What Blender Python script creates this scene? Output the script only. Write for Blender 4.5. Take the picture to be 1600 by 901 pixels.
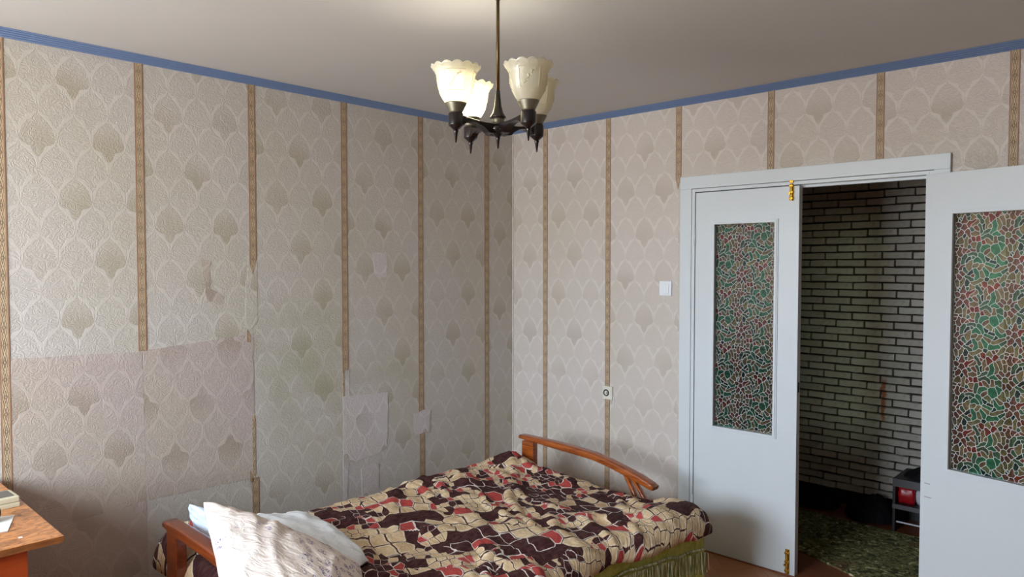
import bpy, bmesh, math, random
import numpy as np
from mathutils import Vector, Matrix
for o in list(bpy.data.objects): bpy.data.objects.remove(o, do_unlink=True)
S = bpy.context.scene
COL = S.collection
R = math.radians

# ------------------------------------------------------------------ camera, light, exposure
cd = bpy.data.cameras.new('camera'); cam = bpy.data.objects.new('camera', cd); COL.objects.link(cam)
cam.location = (3.400, -3.623, 1.584)
cam.rotation_euler = (R(90-1.904), 0, R(43.23))
cd.sensor_width = 36; cd.lens = 1132.7*36/1600; cd.clip_start = .02; cd.clip_end = 100
S.camera = cam
S.view_settings.view_transform = 'Standard'; S.view_settings.look = 'None'
S.view_settings.gamma = 1; S.view_settings.exposure = 1.22
S.view_settings.use_curve_mapping = False

W = bpy.data.worlds.new('overcast'); S.world = W; W.use_nodes = True
nt = W.node_tree; nt.nodes.clear()
tc = nt.nodes.new('ShaderNodeTexCoord'); sx = nt.nodes.new('ShaderNodeSeparateXYZ')
mr = nt.nodes.new('ShaderNodeMapRange'); mr.inputs[1].default_value = -.06; mr.inputs[2].default_value = .10
mx = nt.nodes.new('ShaderNodeMix'); mx.data_type = 'RGBA'
mx.inputs[6].default_value = (.60, .62, .62, 1); mx.inputs[7].default_value = (.76, .88, 1.0, 1)
bg = nt.nodes.new('ShaderNodeBackground'); bg.inputs[1].default_value = 13.0
wo = nt.nodes.new('ShaderNodeOutputWorld')
nt.links.new(tc.outputs['Generated'], sx.inputs[0]); nt.links.new(sx.outputs[2], mr.inputs[0])
nt.links.new(mr.outputs[0], mx.inputs[0]); nt.links.new(mx.outputs[2], bg.inputs[0]); nt.links.new(bg.outputs[0], wo.inputs[0])

WIN = (0.35, 2.15, 0.98, 2.32)      # window opening in the wall behind the camera: x0,x1,z0,z1
YF, XR, H = -4.75, 4.5, 2.5         # window wall, right wall, ceiling height
pl = bpy.data.lights.new('daylight_portal', 'AREA'); pl.shape = 'RECTANGLE'
pl.size = WIN[1]-WIN[0]; pl.size_y = WIN[3]-WIN[2]; pl.cycles.is_portal = True
po = bpy.data.objects.new('daylight_portal', pl); COL.objects.link(po)
po.location = ((WIN[0]+WIN[1])/2, YF-.28, (WIN[2]+WIN[3])/2); po.rotation_euler = (R(90), 0, 0)
BULB = 26.0

# ------------------------------------------------------------------ node helper
class G:
    def __init__(s, name):
        s.m = bpy.data.materials.new(name); s.m.use_nodes = True
        s.t = s.m.node_tree; s.t.nodes.clear()
        s.out = s.t.nodes.new('ShaderNodeOutputMaterial')
        s.b = s.t.nodes.new('ShaderNodeBsdfPrincipled'); s.t.links.new(s.b.outputs[0], s.out.inputs[0])
    def n(s, typ, ins=None, out=0, **kw):
        nd = s.t.nodes.new(typ)
        for k, v in kw.items(): setattr(nd, k, v)
        for k, v in (ins or {}).items(): s.put(nd.inputs[k], v)
        return E(s, nd.outputs[out])
    def put(s, sock, v):
        if isinstance(v, E): s.t.links.new(v.s, sock)
        else:
            if isinstance(v, (tuple, list)) and sock.type == 'RGBA' and len(v) == 3: v = tuple(v)+(1,)
            sock.default_value = v
    def set(s, **kw):
        for k, v in kw.items(): s.put(s.b.inputs[k.replace('_', ' ')], v)
    def math(s, op, a, b=0., c=0.):
        nd = s.t.nodes.new('ShaderNodeMath'); nd.operation = op
        s.put(nd.inputs[0], a); s.put(nd.inputs[1], b)
        if op in ('SMOOTH_MIN','SMOOTH_MAX','WRAP','PINGPONG','MULTIPLY_ADD'): s.put(nd.inputs[2], c)
        return E(s, nd.outputs[0])
    def xyz(s, kind='Object'):
        c = s.n('ShaderNodeTexCoord', out=kind)
        nd = s.t.nodes.new('ShaderNodeSeparateXYZ'); s.put(nd.inputs[0], c)
        return c, E(s, nd.outputs[0]), E(s, nd.outputs[1]), E(s, nd.outputs[2])
    def vec(s, x, y, z=0.): return s.n('ShaderNodeCombineXYZ', {0: x, 1: y, 2: z})
    def noise(s, v, scale, detail=2., rough=.5, dist=0., out=0):
        return s.n('ShaderNodeTexNoise', {'Vector': v, 'Scale': scale, 'Detail': detail, 'Roughness': rough, 'Distortion': dist}, out=out)
    def vor(s, v, scale, feature='F1', out=0, rnd=1., dim='3D'):
        return s.n('ShaderNodeTexVoronoi', {}, out=out, feature=feature, voronoi_dimensions=dim)._in({'Vector': v, 'Scale': scale, 'Randomness': rnd})
    def mix(s, f, a, b):
        nd = s.t.nodes.new('ShaderNodeMix'); nd.data_type = 'RGBA'
        s.put(nd.inputs[0], f); s.put(nd.inputs[6], a); s.put(nd.inputs[7], b)
        return E(s, nd.outputs[2])
    def step(s, x, a, b):     # smoothstep a..b -> 0..1
        nd = s.t.nodes.new('ShaderNodeMapRange'); nd.interpolation_type = 'SMOOTHSTEP'
        s.put(nd.inputs[0], x); s.put(nd.inputs[1], a); s.put(nd.inputs[2], b)
        return E(s, nd.outputs[0])
    def bump(s, h, dist=.001, strength=1.):
        s.put(s.b.inputs['Normal'], s.n('ShaderNodeBump', {'Height': h, 'Distance': dist, 'Strength': strength}))
class E:
    def __init__(s, g, sock): s.g = g; s.s = sock
    def _in(s, ins):
        for k, v in ins.items(): s.g.put(s.s.node.inputs[k], v)
        return s
    def __add__(a, b): return a.g.math('ADD', a, b)
    __radd__ = __add__
    def __sub__(a, b): return a.g.math('SUBTRACT', a, b)
    def __rsub__(a, b): return a.g.math('SUBTRACT', b, a)
    def __mul__(a, b): return a.g.math('MULTIPLY', a, b)
    __rmul__ = __mul__
    def __truediv__(a, b): return a.g.math('DIVIDE', a, b)
    def abs(a): return a.g.math('ABSOLUTE', a)
    def cos(a): return a.g.math('COSINE', a)
    def sin(a): return a.g.math('SINE', a)
    def floor(a): return a.g.math('FLOOR', a)
    def fract(a): return a.g.math('FRACT', a)
    def lt(a, b): return a.g.math('LESS_THAN', a, b)
    def gt(a, b): return a.g.math('GREATER_THAN', a, b)
    def max(a, b): return a.g.math('MAXIMUM', a, b)
    def min(a, b): return a.g.math('MINIMUM', a, b)
    def pow(a, b): return a.g.math('POWER', a, b)

def srgb(r, g, b):
    f = lambda c: (c/255/12.92 if c/255 <= .04045 else ((c/255+.055)/1.055)**2.4)
    return (f(r), f(g), f(b))
def simple(name, col, rough=.5, metal=0., noise=0., scale=30., bump=0., spec=.5, coat=0.):
    g = G(name); c, x, y, z = g.xyz()
    nn = g.noise(c, scale, 3.)
    base = g.mix(nn, tuple(max(0, k*(1-noise)) for k in col), tuple(min(1, k*(1+noise)) for k in col)) if noise else col
    g.set(Base_Color=base, Roughness=rough, Metallic=metal)
    g.b.inputs['Specular IOR Level'].default_value = spec
    if coat: g.set(Coat_Weight=coat, Coat_Roughness=.12)
    if bump: g.bump(nn, bump)
    return g.m

def wallpaper_mat(name, axis, s0=0., z0=0., flip=False, base=(190,180,166), light=(214,206,192), dark=(150,140,120), stain=0., relief=1.):
    g = G(name); c, x, y, z = g.xyz()
    s = (x if axis == 'x' else y)
    pos = g.n('ShaderNodeNewGeometry', out=0); ps = g.t.nodes.new('ShaderNodeSeparateXYZ'); g.put(ps.inputs[0], pos)
    wy_, wz_ = E(g, ps.outputs[1]), E(g, ps.outputs[2])
    wob = g.noise(c, 6., 1.)
    u = s/.131 + (wob-.5)*.06
    v = z/.249
    if flip: v = v*-1.
    wig = g.noise(c, 55., 2.)
    def onion(t_):                                # half width of one medallion against its height
        nd = g.t.nodes.new('ShaderNodeFloatCurve'); cu = nd.mapping.curves[0]
        P_ = [(0,0),(.140,0),(.165,.05),(.24,.135),(.305,.18),(.335,.30),(.37,.42),(.43,.465),(.50,.43),(.60,.385),(.70,.27),(.79,.11),(.845,.015),(.87,0),(1,0)]
        cu.points[0].location = P_[0]; cu.points[1].location = P_[-1]
        for q_ in P_[1:-1]: cu.points.new(*q_)
        nd.mapping.update(); g.put(nd.inputs[1], t_); return E(g, nd.outputs[0])
    p = ((u+.5).fract()-.5).abs()
    jit_ = (wig-.5)*.045
    e0 = onion((v+.5).fract()); e1 = onion(v.fract())
    inner = (p+jit_).lt(e0+.026)*e0.gt(.01); inner2 = ((.5-p)+jit_).lt(e1)
    gap0 = e0-p-jit_; gap1 = e1-(.5-p)-jit_; gp = gap0.max(gap1)+.026
    line = g.step(gp, .018, -.004)
    ru = (u+.5).floor(); rv = (v+.5).floor()
    par = ((ru+rv)*.5).fract().lt(.25)
    lowr = (v+.5).fract()                       # 0 at the tip of the drop, 1 at its top
    shape = g.step(gap0, -.012, .008)*inner*par
    fade = g.step(lowr, .82, .30)
    wn = g.noise(c, 1.7, 2.)
    med = shape*(fade*.75+.12)*g.step(wn, .33, .6)
    scr = g.noise(g.vec(s, z*1.15, 0.), 26., 1.5, .5, 1.8)
    curls = ((scr*30.).sin())                     # scroll-like relief
    fine = g.noise(c, 260., 2.)
    col = g.mix(line*.42, base, light)
    col = g.mix(med, col, dark)
    col = g.mix(g.step(curls, .45, 1.)*(1.-line)*.20, col, tuple(k*.72 for k in base) if False else dark)
    age = g.noise(c, .9, 3., .55)
    col = g.mix(g.step(age, .35, .75)*.35, col, srgb(186,178,150))
    if stain:
        gz = g.step((wz_-1.02).abs(), .62, .0); gy = g.step((wy_+1.62).abs(), .42, .10)
        sn = g.noise(c, 5., 3.)
        col = g.mix(gz*gy*g.step(sn, .25, .7)*stain, col, srgb(152,152,108))
        g2 = g.step((wz_-.95).abs(), .42, .0)*g.step((wy_+1.05).abs(), .40, .10)
        col = g.mix(g2*g.step(sn, .35, .7)*stain*.6, col, srgb(152,148,108))
    g.set(Base_Color=col, Roughness=g.mix(g.step(curls,-.4,.8), (.62,)*3, (.38,)*3))
    g.b.inputs['Specular IOR Level'].default_value = .42
    spk = g.vor(c, 210., out=0); spc = g.vor(c, 210., out=1)
    h = curls*.42*(1.-line*.8) + fine*.5 + line*.5
    g.bump(h, .0012*relief, .75)
    # tiny glitter flecks stuck in the relief
    rnd = g.n('ShaderNodeSeparateColor', {0: spc}, out=0)
    g.put(g.b.inputs['Metallic'], spk.lt(.30)*rnd.gt(.965)*.9)
    return g.m

def border_mat(name, axis, period=.137):
    g = G(name); c, x, y, z = g.xyz('UV')       # uv.x = metres across the strip, uv.y = height in metres
    w = 2*math.pi/period
    a = (x - (y*w).sin()*.0065).abs(); b = (x + (y*w).sin()*.0065).abs()
    r2 = (x*x + ((((y/(period/2)).fract())-.5)*(period/2)).pow(2.)).pow(.5)
    ring = (r2-.0062).abs()
    dd = a.min(b)
    n1 = g.noise(g.vec(x, y), 190., 2.)
    outl = g.step((dd-.0028).abs(), .0014, .0004).max(g.step(ring, .0013, .0004))
    side = g.step(x.abs(), .0115, .0130)
    col = g.mix(g.step(n1, .3, .7)*.6, srgb(196,172,140), srgb(158,132,102))
    col = g.mix(g.step(dd, .0028, .001)*.6, col, srgb(214,192,160))
    col = g.mix(outl*.9, col, srgb(84,62,44))
    col = g.mix(side*.85, col, srgb(156,118,94))
    col = g.mix(g.step(x.abs(), .0158, .0168)*.7, col, srgb(104,70,50))
    g.set(Base_Color=col, Roughness=.55); g.bump(n1 - outl, .0006)
    return g.m

def wood_mat(name, a, b, axis_scale=(3., 40., 40.), rough=.32, coat=.3, knots=0.):
    g = G(name); c, x, y, z = g.xyz()
    v = g.vec(x*axis_scale[0], y*axis_scale[1], z*axis_scale[2])
    n1 = g.noise(v, 1., 4., .6, .6); n2 = g.noise(v, 4., 3., .6)
    col = g.mix(g.step(n1, .3, .72), a, b)
    col = g.mix(g.step(n2, .45, .8)*.35, col, tuple(k*.45 for k in b))
    g.set(Base_Color=col, Roughness=rough, Coat_Weight=coat, Coat_Roughness=.15); g.bump(n2, .0004)
    return g.m

def duvet_mat():
    g = G('cobbled_duvet_print'); c, x, y, z = g.xyz('UV')
    wv = g.noise(c, 7., 2., out=1)
    wsep = g.t.nodes.new('ShaderNodeSeparateColor'); g.put(wsep.inputs[0], wv)
    wx = E(g, wsep.outputs[0]); wy = E(g, wsep.outputs[1])
    th = .35
    xr = x*math.cos(th) - y*math.sin(th) + (wx-.5)*.06; yr = x*math.sin(th) + y*math.cos(th) + (wy-.5)*.06
    v = g.vec(xr*.72, yr)
    reg = g.noise(c, 3.1, 1.)
    def layer(scale, lw, off):
        vo = g.vec(xr*.74+off, yr+off)
        ed = g.vor(vo, scale, feature='DISTANCE_TO_EDGE', rnd=.5, dim='2D')
        cc = g.vor(vo, scale, out=1, rnd=.5, dim='2D'); pos = g.vor(vo, scale, out=2, rnd=.5, dim='2D')
        s = g.t.nodes.new('ShaderNodeSeparateColor'); g.put(s.inputs[0], cc)
        r = E(g, s.outputs[0]); r2 = E(g, s.outputs[1])
        big = g.noise(pos, 4.2, 1.)
        key = (big-.5)*2.3 + .5*.4 + r*.62
        return ed, key, r2
    e1, k1, q1 = layer(13.5, .1, 0.); e2, k2, q2 = layer(29., .1, 3.3)
    sel = reg.gt(.50)
    ed = e1*(1.-sel) + (e2)*sel
    ed = g.math('MULTIPLY', ed, 1.)
    k = k1*(1.-sel) + (k2-.10)*sel; q = q1*(1.-sel) + q2*sel
    brown = k.gt(.475); red = q.gt(.875)
    jit = g.noise(g.vec(x, y), 90., 2.)
    cream = g.mix(q, srgb(224,198,160), srgb(208,176,136))
    bro = g.mix(q, srgb(66,28,32), srgb(50,18,22)); re = g.mix(jit, srgb(190,76,72), srgb(172,62,60))
    body = g.mix(brown, cream, bro); body = g.mix(red, body, re)
    isdark = brown.max(red)
    lnw = ed + (jit-.5)*.05
    dline = g.step(lnw, .060, .035)*(1.-isdark)
    wline = g.step(lnw, .065, .04)*(red.max(brown*q.lt(.38)))
    halo = g.step(lnw, .17, .12)*(1.-isdark)
    col = g.mix(halo*.65, body, srgb(236,222,196))
    col = g.mix(dline*(1.-0.*dline), col, srgb(70,36,30))
    col = g.mix(wline, col, srgb(236,226,216))
    spl = g.noise(g.vec(x*2.2, y*.9), 34., 2.)
    g.set(Base_Color=g.mix(g.step(spl, .35, .8)*.25, col, tuple(k*.8 for k in srgb(150,110,90))), Roughness=.75, Sheen_Weight=.0)
    g.b.inputs['Specular IOR Level'].default_value = .25
    wr = g.noise(g.vec(x, y*1.6), 16., 4., .6, 1.2)
    g.bump(wr*1.0 + g.noise(g.vec(x, y), 500., 1.)*.04, .010, .8)
    return g.m

def cloth_mat(name, a, b, wr=12., dist=.008, prints=None):
    g = G(name); c, x, y, z = g.xyz('UV')
    n1 = g.noise(c, 3., 3.); col = g.mix(n1, a, b)
    if prints:
        d = g.vor(g.vec(x, y), 26., out=0, dim='2D'); cc = g.vor(g.vec(x, y), 26., out=1, dim='2D')
        r = g.n('ShaderNodeSeparateColor', {0: cc}, out=0)
        m = g.noise(c, 4.2, 1.)
        nn = g.noise(g.vec(x*1.6, y), 75., 1., .5, 2.5)
        blot = g.step(d, .42, .30)*g.step(nn, .50, .56)*(g.step(m, .56, .60).max(g.step(x, .36, .42)*g.step(y, .02, .06)))*r.gt(.15)
        pale = g.step(g.noise(c, 30., 3.), .52, .7)*.25
        col = g.mix(pale, col, srgb(226,200,186))
        col = g.mix(blot*.95, col, prints)
    w = g.noise(g.vec(x, y*2.2), wr, 4., .6, 1.)
    g.set(Base_Color=col, Roughness=.8); g.b.inputs['Specular IOR Level'].default_value = .2
    g.bump(w, dist, .7)
    return g.m

M = {}
M['brownpaper'] = simple('brown_wallpaper', srgb(150,126,98), .8, noise=.1)
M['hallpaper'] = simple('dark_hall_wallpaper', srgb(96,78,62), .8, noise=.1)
M['ceiling'] = simple('ceiling_whitewash', srgb(206,205,203), .9, noise=.03, scale=3., spec=.1)
M['plaster'] = simple('bare_plaster', srgb(190,180,165), .9, spec=.1)
M['paper_l'] = wallpaper_mat('wallpaper_left', 'y', 0., .09, stain=.45)
M['paper_b'] = wallpaper_mat('wallpaper_back', 'x', .035, .14, base=(192,184,172), light=(220,213,202), dark=(158,148,130)) if False else None
P_BASE, P_LIGHT, P_DARK = srgb(197,190,184), srgb(214,208,202), srgb(172,162,146)
P_BASE2, P_LIGHT2, P_DARK2 = srgb(208,197,191), srgb(226,218,212), srgb(189,176,166)
P_BASE3, P_LIGHT3, P_DARK3 = srgb(188,173,166), srgb(200,186,180), srgb(162,144,134)
P_BASE4, P_LIGHT4, P_DARK4 = srgb(208,199,200), srgb(222,215,216), srgb(180,166,162)
M['paper_l'] = wallpaper_mat('wallpaper_aged', 'y', -.06, .04, base=P_BASE, light=P_LIGHT, dark=P_DARK, stain=.45)
M['paper_b'] = wallpaper_mat('wallpaper_rosy', 'x', .055, .10, base=P_BASE2, light=P_LIGHT2, dark=P_DARK2)
M['paper_n'] = wallpaper_mat('wallpaper_newer', 'y', -.10, .07, base=P_BASE3, light=P_LIGHT3, dark=P_DARK3)
M['paper_f'] = wallpaper_mat('wallpaper_upside_down', 'y', -.02, .02, flip=True, base=P_BASE3, light=P_LIGHT3, dark=P_DARK3)
M['paper_p'] = wallpaper_mat('wallpaper_pale_patch', 'y', .01, .10, flip=True, base=P_BASE4, light=P_LIGHT4, dark=P_DARK4)
M['border'] = border_mat('scroll_border', 'x')
M['blue'] = simple('blue_cornice', srgb(112,134,174), .45, noise=.08, scale=40)
M['door'] = simple('white_gloss_paint', srgb(212,218,222), .38, noise=.025, scale=5., bump=.0006, spec=.4)
M['dooredge'] = simple('worn_door_edge', srgb(150,142,130), .6, noise=.2, scale=25.)
M['brass'] = simple('brass', srgb(190,146,52), .3, 1., noise=.3, scale=60., bump=.0006)
M['black_hole'] = simple('dark_metal', srgb(30,28,28), .5, .5)
M['switch'] = simple('white_plastic', srgb(232,236,240), .3)
M['socket'] = simple('ivory_plastic', srgb(222,218,204), .35)
M['darkslot'] = simple('dark_slot', srgb(30,30,30), .6)
M['umber'] = simple('dark_brown_plastic', srgb(22,9,13), .28, noise=.2, scale=20., coat=.25)
M['pewter'] = simple('antique_metal', srgb(134,129,112), .42, .8, noise=.15, scale=50.)
M['rod'] = simple('bronze_rod', srgb(112,92,60), .4, .8, noise=.2, scale=30.)
M['pinewood'] = wood_mat('lacquered_orange_wood', srgb(176,92,34), srgb(122,54,18), (5., 50., 50.), .28, .4)
M['redwood'] = wood_mat('lacquered_red_wood', srgb(128,58,22), srgb(100,42,16), (6., 40., 40.), .3, .35)
M['deskfront'] = wood_mat('orange_veneer', srgb(178,74,30), srgb(150,58,24), (3., 3., 20.), .35, .2)
M['deskedge'] = wood_mat('desk_edge_veneer', srgb(150,92,48), srgb(120,70,36), (10., 10., 60.), .4, .1)
M['velvet'] = None
g = G('olive_velvet'); c, x, y, z = g.xyz(); n1 = g.noise(c, 28., 4., .65, .8)
g.set(Base_Color=g.mix(g.step(n1, .3, .7), srgb(172,180,66), srgb(216,216,116)), Roughness=.8, Sheen_Weight=.6, Sheen_Roughness=.4); g.bump(n1, .004); M['velvet'] = g.m
g = G('fringe_thread'); c, x, y, z = g.xyz(); n1 = g.noise(g.vec(x*40., y*240., z*6.), 1., 2.)
g.set(Base_Color=g.mix(g.step(n1, .36, .64), srgb(112,122,62), srgb(236,234,196)), Roughness=.5); M['fringe'] = g.m
M['duvet'] = duvet_mat()
M['pillow_cream'] = cloth_mat('cream_pillowcase', srgb(232,216,204), srgb(238,226,220), 9., .012, prints=srgb(70,52,118))
M['pillow_blue'] = cloth_mat('pale_blue_pillowcase', srgb(204,218,238), srgb(214,226,242), 9., .006)
M['pillow_white'] = cloth_mat('white_pillowcase', srgb(232,236,240), srgb(242,244,246), 6., .012)
M['ticking'] = simple('grey_lilac_sheet', srgb(150,140,150), .85, noise=.1)
M['linoleum'] = simple('red_brown_linoleum', srgb(128,72,50), .35, noise=.25, scale=9.)
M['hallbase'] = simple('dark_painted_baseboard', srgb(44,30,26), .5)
g = G('whitewashed_brick'); c, x, y, z = g.xyz(); n1 = g.noise(c, 30., 4.)
oi = g.n('ShaderNodeObjectInfo', out=5)
base = g.mix(oi, srgb(198,190,180), srgb(216,209,200)); base = g.mix(g.step(n1, .5, .8)*.4, base, srgb(150,142,128))
pn_ = g.n('ShaderNodeNewGeometry', out=0); sp_ = g.t.nodes.new('ShaderNodeSeparateXYZ'); g.put(sp_.inputs[0], pn_); px_, pz_ = E(g, sp_.outputs[0]), E(g, sp_.outputs[2])
rn = g.noise(pn_, 11., 3.)
rust = g.step((px_-1.985+(rn-.5)*.10).abs(), .022, .006)*g.step((pz_-.72).abs(), .16, .10)*g.step(rn, .36, .44)
base = g.mix(rust*.9, base, srgb(168,92,36)); g.set(Base_Color=base, Roughness=.75); g.bump(n1, .004); M['brick'] = g.m
M['mortar'] = simple('dark_joint', srgb(52,44,38), .9, noise=.2)
g = G('mottled_green_rug'); c, x, y, z = g.xyz(); v = g.vec(x*1., y*1.)
a = g.noise(v, 26., 3., .6, 1.4); b = g.noise(v, 5., 2.)
col = g.mix(g.step(a, .42, .5), srgb(58,62,34), srgb(122,118,70)); col = g.mix(g.step(a, .60, .64), col, srgb(206,196,150)); col = g.mix(g.step(b, .62, .68)*.5, col, srgb(100,52,40))
g.set(Base_Color=col, Roughness=.95); g.bump(a, .004); M['rug'] = g.m
M['blackcloth'] = simple('black_fabric', srgb(22,21,24), .85, noise=.4, scale=25., bump=.004, spec=.2)
M['blackshelf'] = simple('black_lacquered_board', srgb(34,32,34), .45, noise=.2)
M['greyshelf'] = simple('grey_shelf_edge', srgb(86,82,84), .5)
M['redpack'] = simple('red_wrapper', srgb(176,24,34), .3, noise=.2, scale=20.)
M['whitepack'] = simple('white_wrapper', srgb(205,205,212), .4, noise=.1)
M['beige_case'] = simple('cream_plastic_case', srgb(206,196,168), .4)
M['greykey'] = simple('grey_inlay', srgb(104,98,90), .5)
M['paper'] = simple('white_paper', srgb(226,224,220), .8)
M['blackplastic'] = simple('black_plastic', srgb(18,18,20), .35)
M['redplastic'] = simple('red_plastic', srgb(150,30,26), .4)
g = G('burl_veneer'); c, x, y, z = g.xyz(); a = g.noise(g.vec(x*1.0, y*.55), 26., 5., .62, 2.2); b = g.noise(c, 7., 3.)
col = g.mix(g.step(a, .3, .62), srgb(120,68,36), srgb(206,136,78)); col = g.mix(g.step(b, .5, .8)*.35, col, srgb(150,84,44))
g.set(Base_Color=col, Roughness=.3, Coat_Weight=.2); M['burl'] = g.m
g = G('parquet_oak'); c, x, y, z = g.xyz('UV'); oi = g.n('ShaderNodeObjectInfo', out=5)
a = g.noise(g.vec(x*8., y*120.), 1., 4.); col = g.mix(a, srgb(186,128,80), srgb(142,92,54)); col = g.mix(oi*.55, col, srgb(140,88,50))
g.set(Base_Color=col, Roughness=.32); M['parquet'] = g.m
# chandelier glass: frosted, slightly cream
g = G('frosted_cream_glass'); c, x, y, z = g.xyz()
t = g.t
tr = t.nodes.new('ShaderNodeBsdfTranslucent'); tr.inputs[0].default_value = srgb(250,246,232)+(1,)
tp = t.nodes.new('ShaderNodeBsdfTransparent'); tp.inputs[0].default_value = srgb(252,246,226)+(1,)
df = t.nodes.new('ShaderNodeBsdfDiffuse'); df.inputs[0].default_value = srgb(236,234,222)+(1,)
gl = t.nodes.new('ShaderNodeBsdfGlossy'); gl.inputs['Roughness'].default_value = .25; gl.inputs[0].default_value = (.8,.8,.75,1)
nb = g.noise(c, 170., 2., .5, 1.5); bp = g.n('ShaderNodeBump', {'Height': nb, 'Distance': .0015, 'Strength': .7})
for nd in (tr, df, gl): g.put(nd.inputs['Normal'], bp)
def mixsh(f, a, b):
    m = t.nodes.new('ShaderNodeMixShader'); m.inputs[0].default_value = f
    t.links.new(a, m.inputs[1]); t.links.new(b, m.inputs[2]); return m.outputs[0]
s1 = mixsh(.5, tr.outputs[0], df.outputs[0]); s2 = mixsh(.28, s1, tp.outputs[0]); s3 = mixsh(.10, s2, gl.outputs[0])
t.links.new(s3, g.out.inputs[0]); M['shade'] = g.m
def emit(name, col, st):
    g = G(name); e = g.t.nodes.new('ShaderNodeEmission'); e.inputs[0].default_value = col+(1,); e.inputs[1].default_value = st
    g.t.links.new(e.outputs[0], g.out.inputs[0]); return g.m
M['bulb_on'] = emit('lit_bulb', (1., .93, .78), BULB*.28)
M['bulb_on2'] = emit('bright_lit_bulb', (1., .93, .80), BULB*1.6)
M['bulb_off'] = simple('unlit_bulb_glass', srgb(225,222,212), .2)
def filmglass(name, col, clear=.45):
    g = G(name); c, x, y, z = g.xyz(); t = g.t
    nb = g.noise(c, 38., 3.); cc = g.mix(nb, tuple(k*.62 for k in col), tuple(min(1, k*1.35) for k in col))
    tp = t.nodes.new('ShaderNodeBsdfTransparent'); g.put(tp.inputs[0], cc)
    df = t.nodes.new('ShaderNodeBsdfDiffuse'); g.put(df.inputs[0], cc)
    gl = t.nodes.new('ShaderNodeBsdfGlossy'); gl.inputs['Roughness'].default_value = .12
    def mx_(f, a, b):
        m = t.nodes.new('ShaderNodeMixShader'); m.inputs[0].default_value = f
        t.links.new(a, m.inputs[1]); t.links.new(b, m.inputs[2]); return m.outputs[0]
    s = mx_(clear, df.outputs[0], tp.outputs[0]); s = mx_(.04, s, gl.outputs[0])
    t.links.new(s, g.out.inputs[0]); return g.m
FILM = {'R': (.95,.24,.20), 'M': (.80,.40,.33), 'G': (.24,.80,.50), 'g': (.32,.62,.44), 'Y': (.95,.78,.46), 'T': (.92,.68,.43), 'K': (.16,.28,.28), 'B': (.72,.46,.33)}
for k, v in FILM.items(): M['film_'+k] = filmglass('film_colour_'+{'R':'red','M':'maroon','G':'green','g':'dark_green','Y':'amber','T':'tan','K':'night','B':'brown'}[k], v, .955)
M['came'] = filmglass('pale_film_lines', (.84,.88,.86), .08)
M['clearglass'] = filmglass('clear_glass', (.98,.99,.985), .985)

# ------------------------------------------------------------------ mesh helpers
def link(name, me, mat=None, parent=None, loc=None, rot=None):
    o = bpy.data.objects.new(name, me); COL.objects.link(o)
    if mat is not None and me is not None and len(me.materials) == 0: me.materials.append(mat)
    if parent: o.parent = parent
    if loc is not None: o.location = loc
    if rot is not None: o.rotation_euler = rot
    return o
def tag(o, label=None, cat=None, group=None, kind=None):
    if label: o['label'] = label
    if cat: o['category'] = cat
    if group: o['group'] = group
    if kind: o['kind'] = kind
    return o
def empty(name, loc=(0,0,0), rz=0):
    o = bpy.data.objects.new(name, None); COL.objects.link(o); o.location = loc; o.rotation_euler = (0,0,rz); o.empty_display_size = .05; return o
def bmbox(bm, x0, x1, y0, y1, z0, z1, bev=0.):
    r = bmesh.ops.create_cube(bm, size=1); vs = r['verts']
    for v in vs: v.co = Vector(((x0+x1)/2+v.co.x*(x1-x0), (y0+y1)/2+v.co.y*(y1-y0), (z0+z1)/2+v.co.z*(z1-z0)))
    if bev: bmesh.ops.bevel(bm, geom=list({e for v in vs for e in v.link_edges}), offset=bev, segments=2, affect='EDGES', profile=.6)
def fin(bm, name, smooth=False):
    me = bpy.data.meshes.new(name); bm.to_mesh(me); bm.free()
    if smooth:
        for p in me.polygons: p.use_smooth = True
    return me
def box(name, x0, x1, y0, y1, z0, z1, mat, parent=None, bev=0., loc=None, rot=None):
    bm = bmesh.new(); bmbox(bm, x0, x1, y0, y1, z0, z1, bev); return link(name, fin(bm, name), mat, parent, loc, rot)
def boxes(name, lst, mat, parent=None, bev=0.):
    bm = bmesh.new()
    for b in lst: bmbox(bm, *b, bev)
    return link(name, fin(bm, name), mat, parent)
def lathe(name, prof, mat, parent=None, loc=None, seg=32, mod=None):
    vs, fs = [], []
    for i, (r, z) in enumerate(prof):
        for k in range(seg):
            a = 2*math.pi*k/seg; rr, zz = (r, z) if mod is None else mod(r, z, a, i)
            vs.append((rr*math.cos(a), rr*math.sin(a), zz))
    for i in range(len(prof)-1):
        for k in range(seg):
            a, b = i*seg+k, i*seg+(k+1) % seg; fs.append((a, b, b+seg, a+seg))
    if prof[0][0] > 1e-4 and mod is None: fs.append(tuple(range(seg))[::-1])
    if prof[-1][0] > 1e-4 and mod is None: fs.append(tuple((len(prof)-1)*seg+k for k in range(seg)))
    me = bpy.data.meshes.new(name); me.from_pydata(vs, [], fs); me.update()
    for p in me.polygons: p.use_smooth = len(p.vertices) == 4
    return link(name, me, mat, parent, loc)
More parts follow.
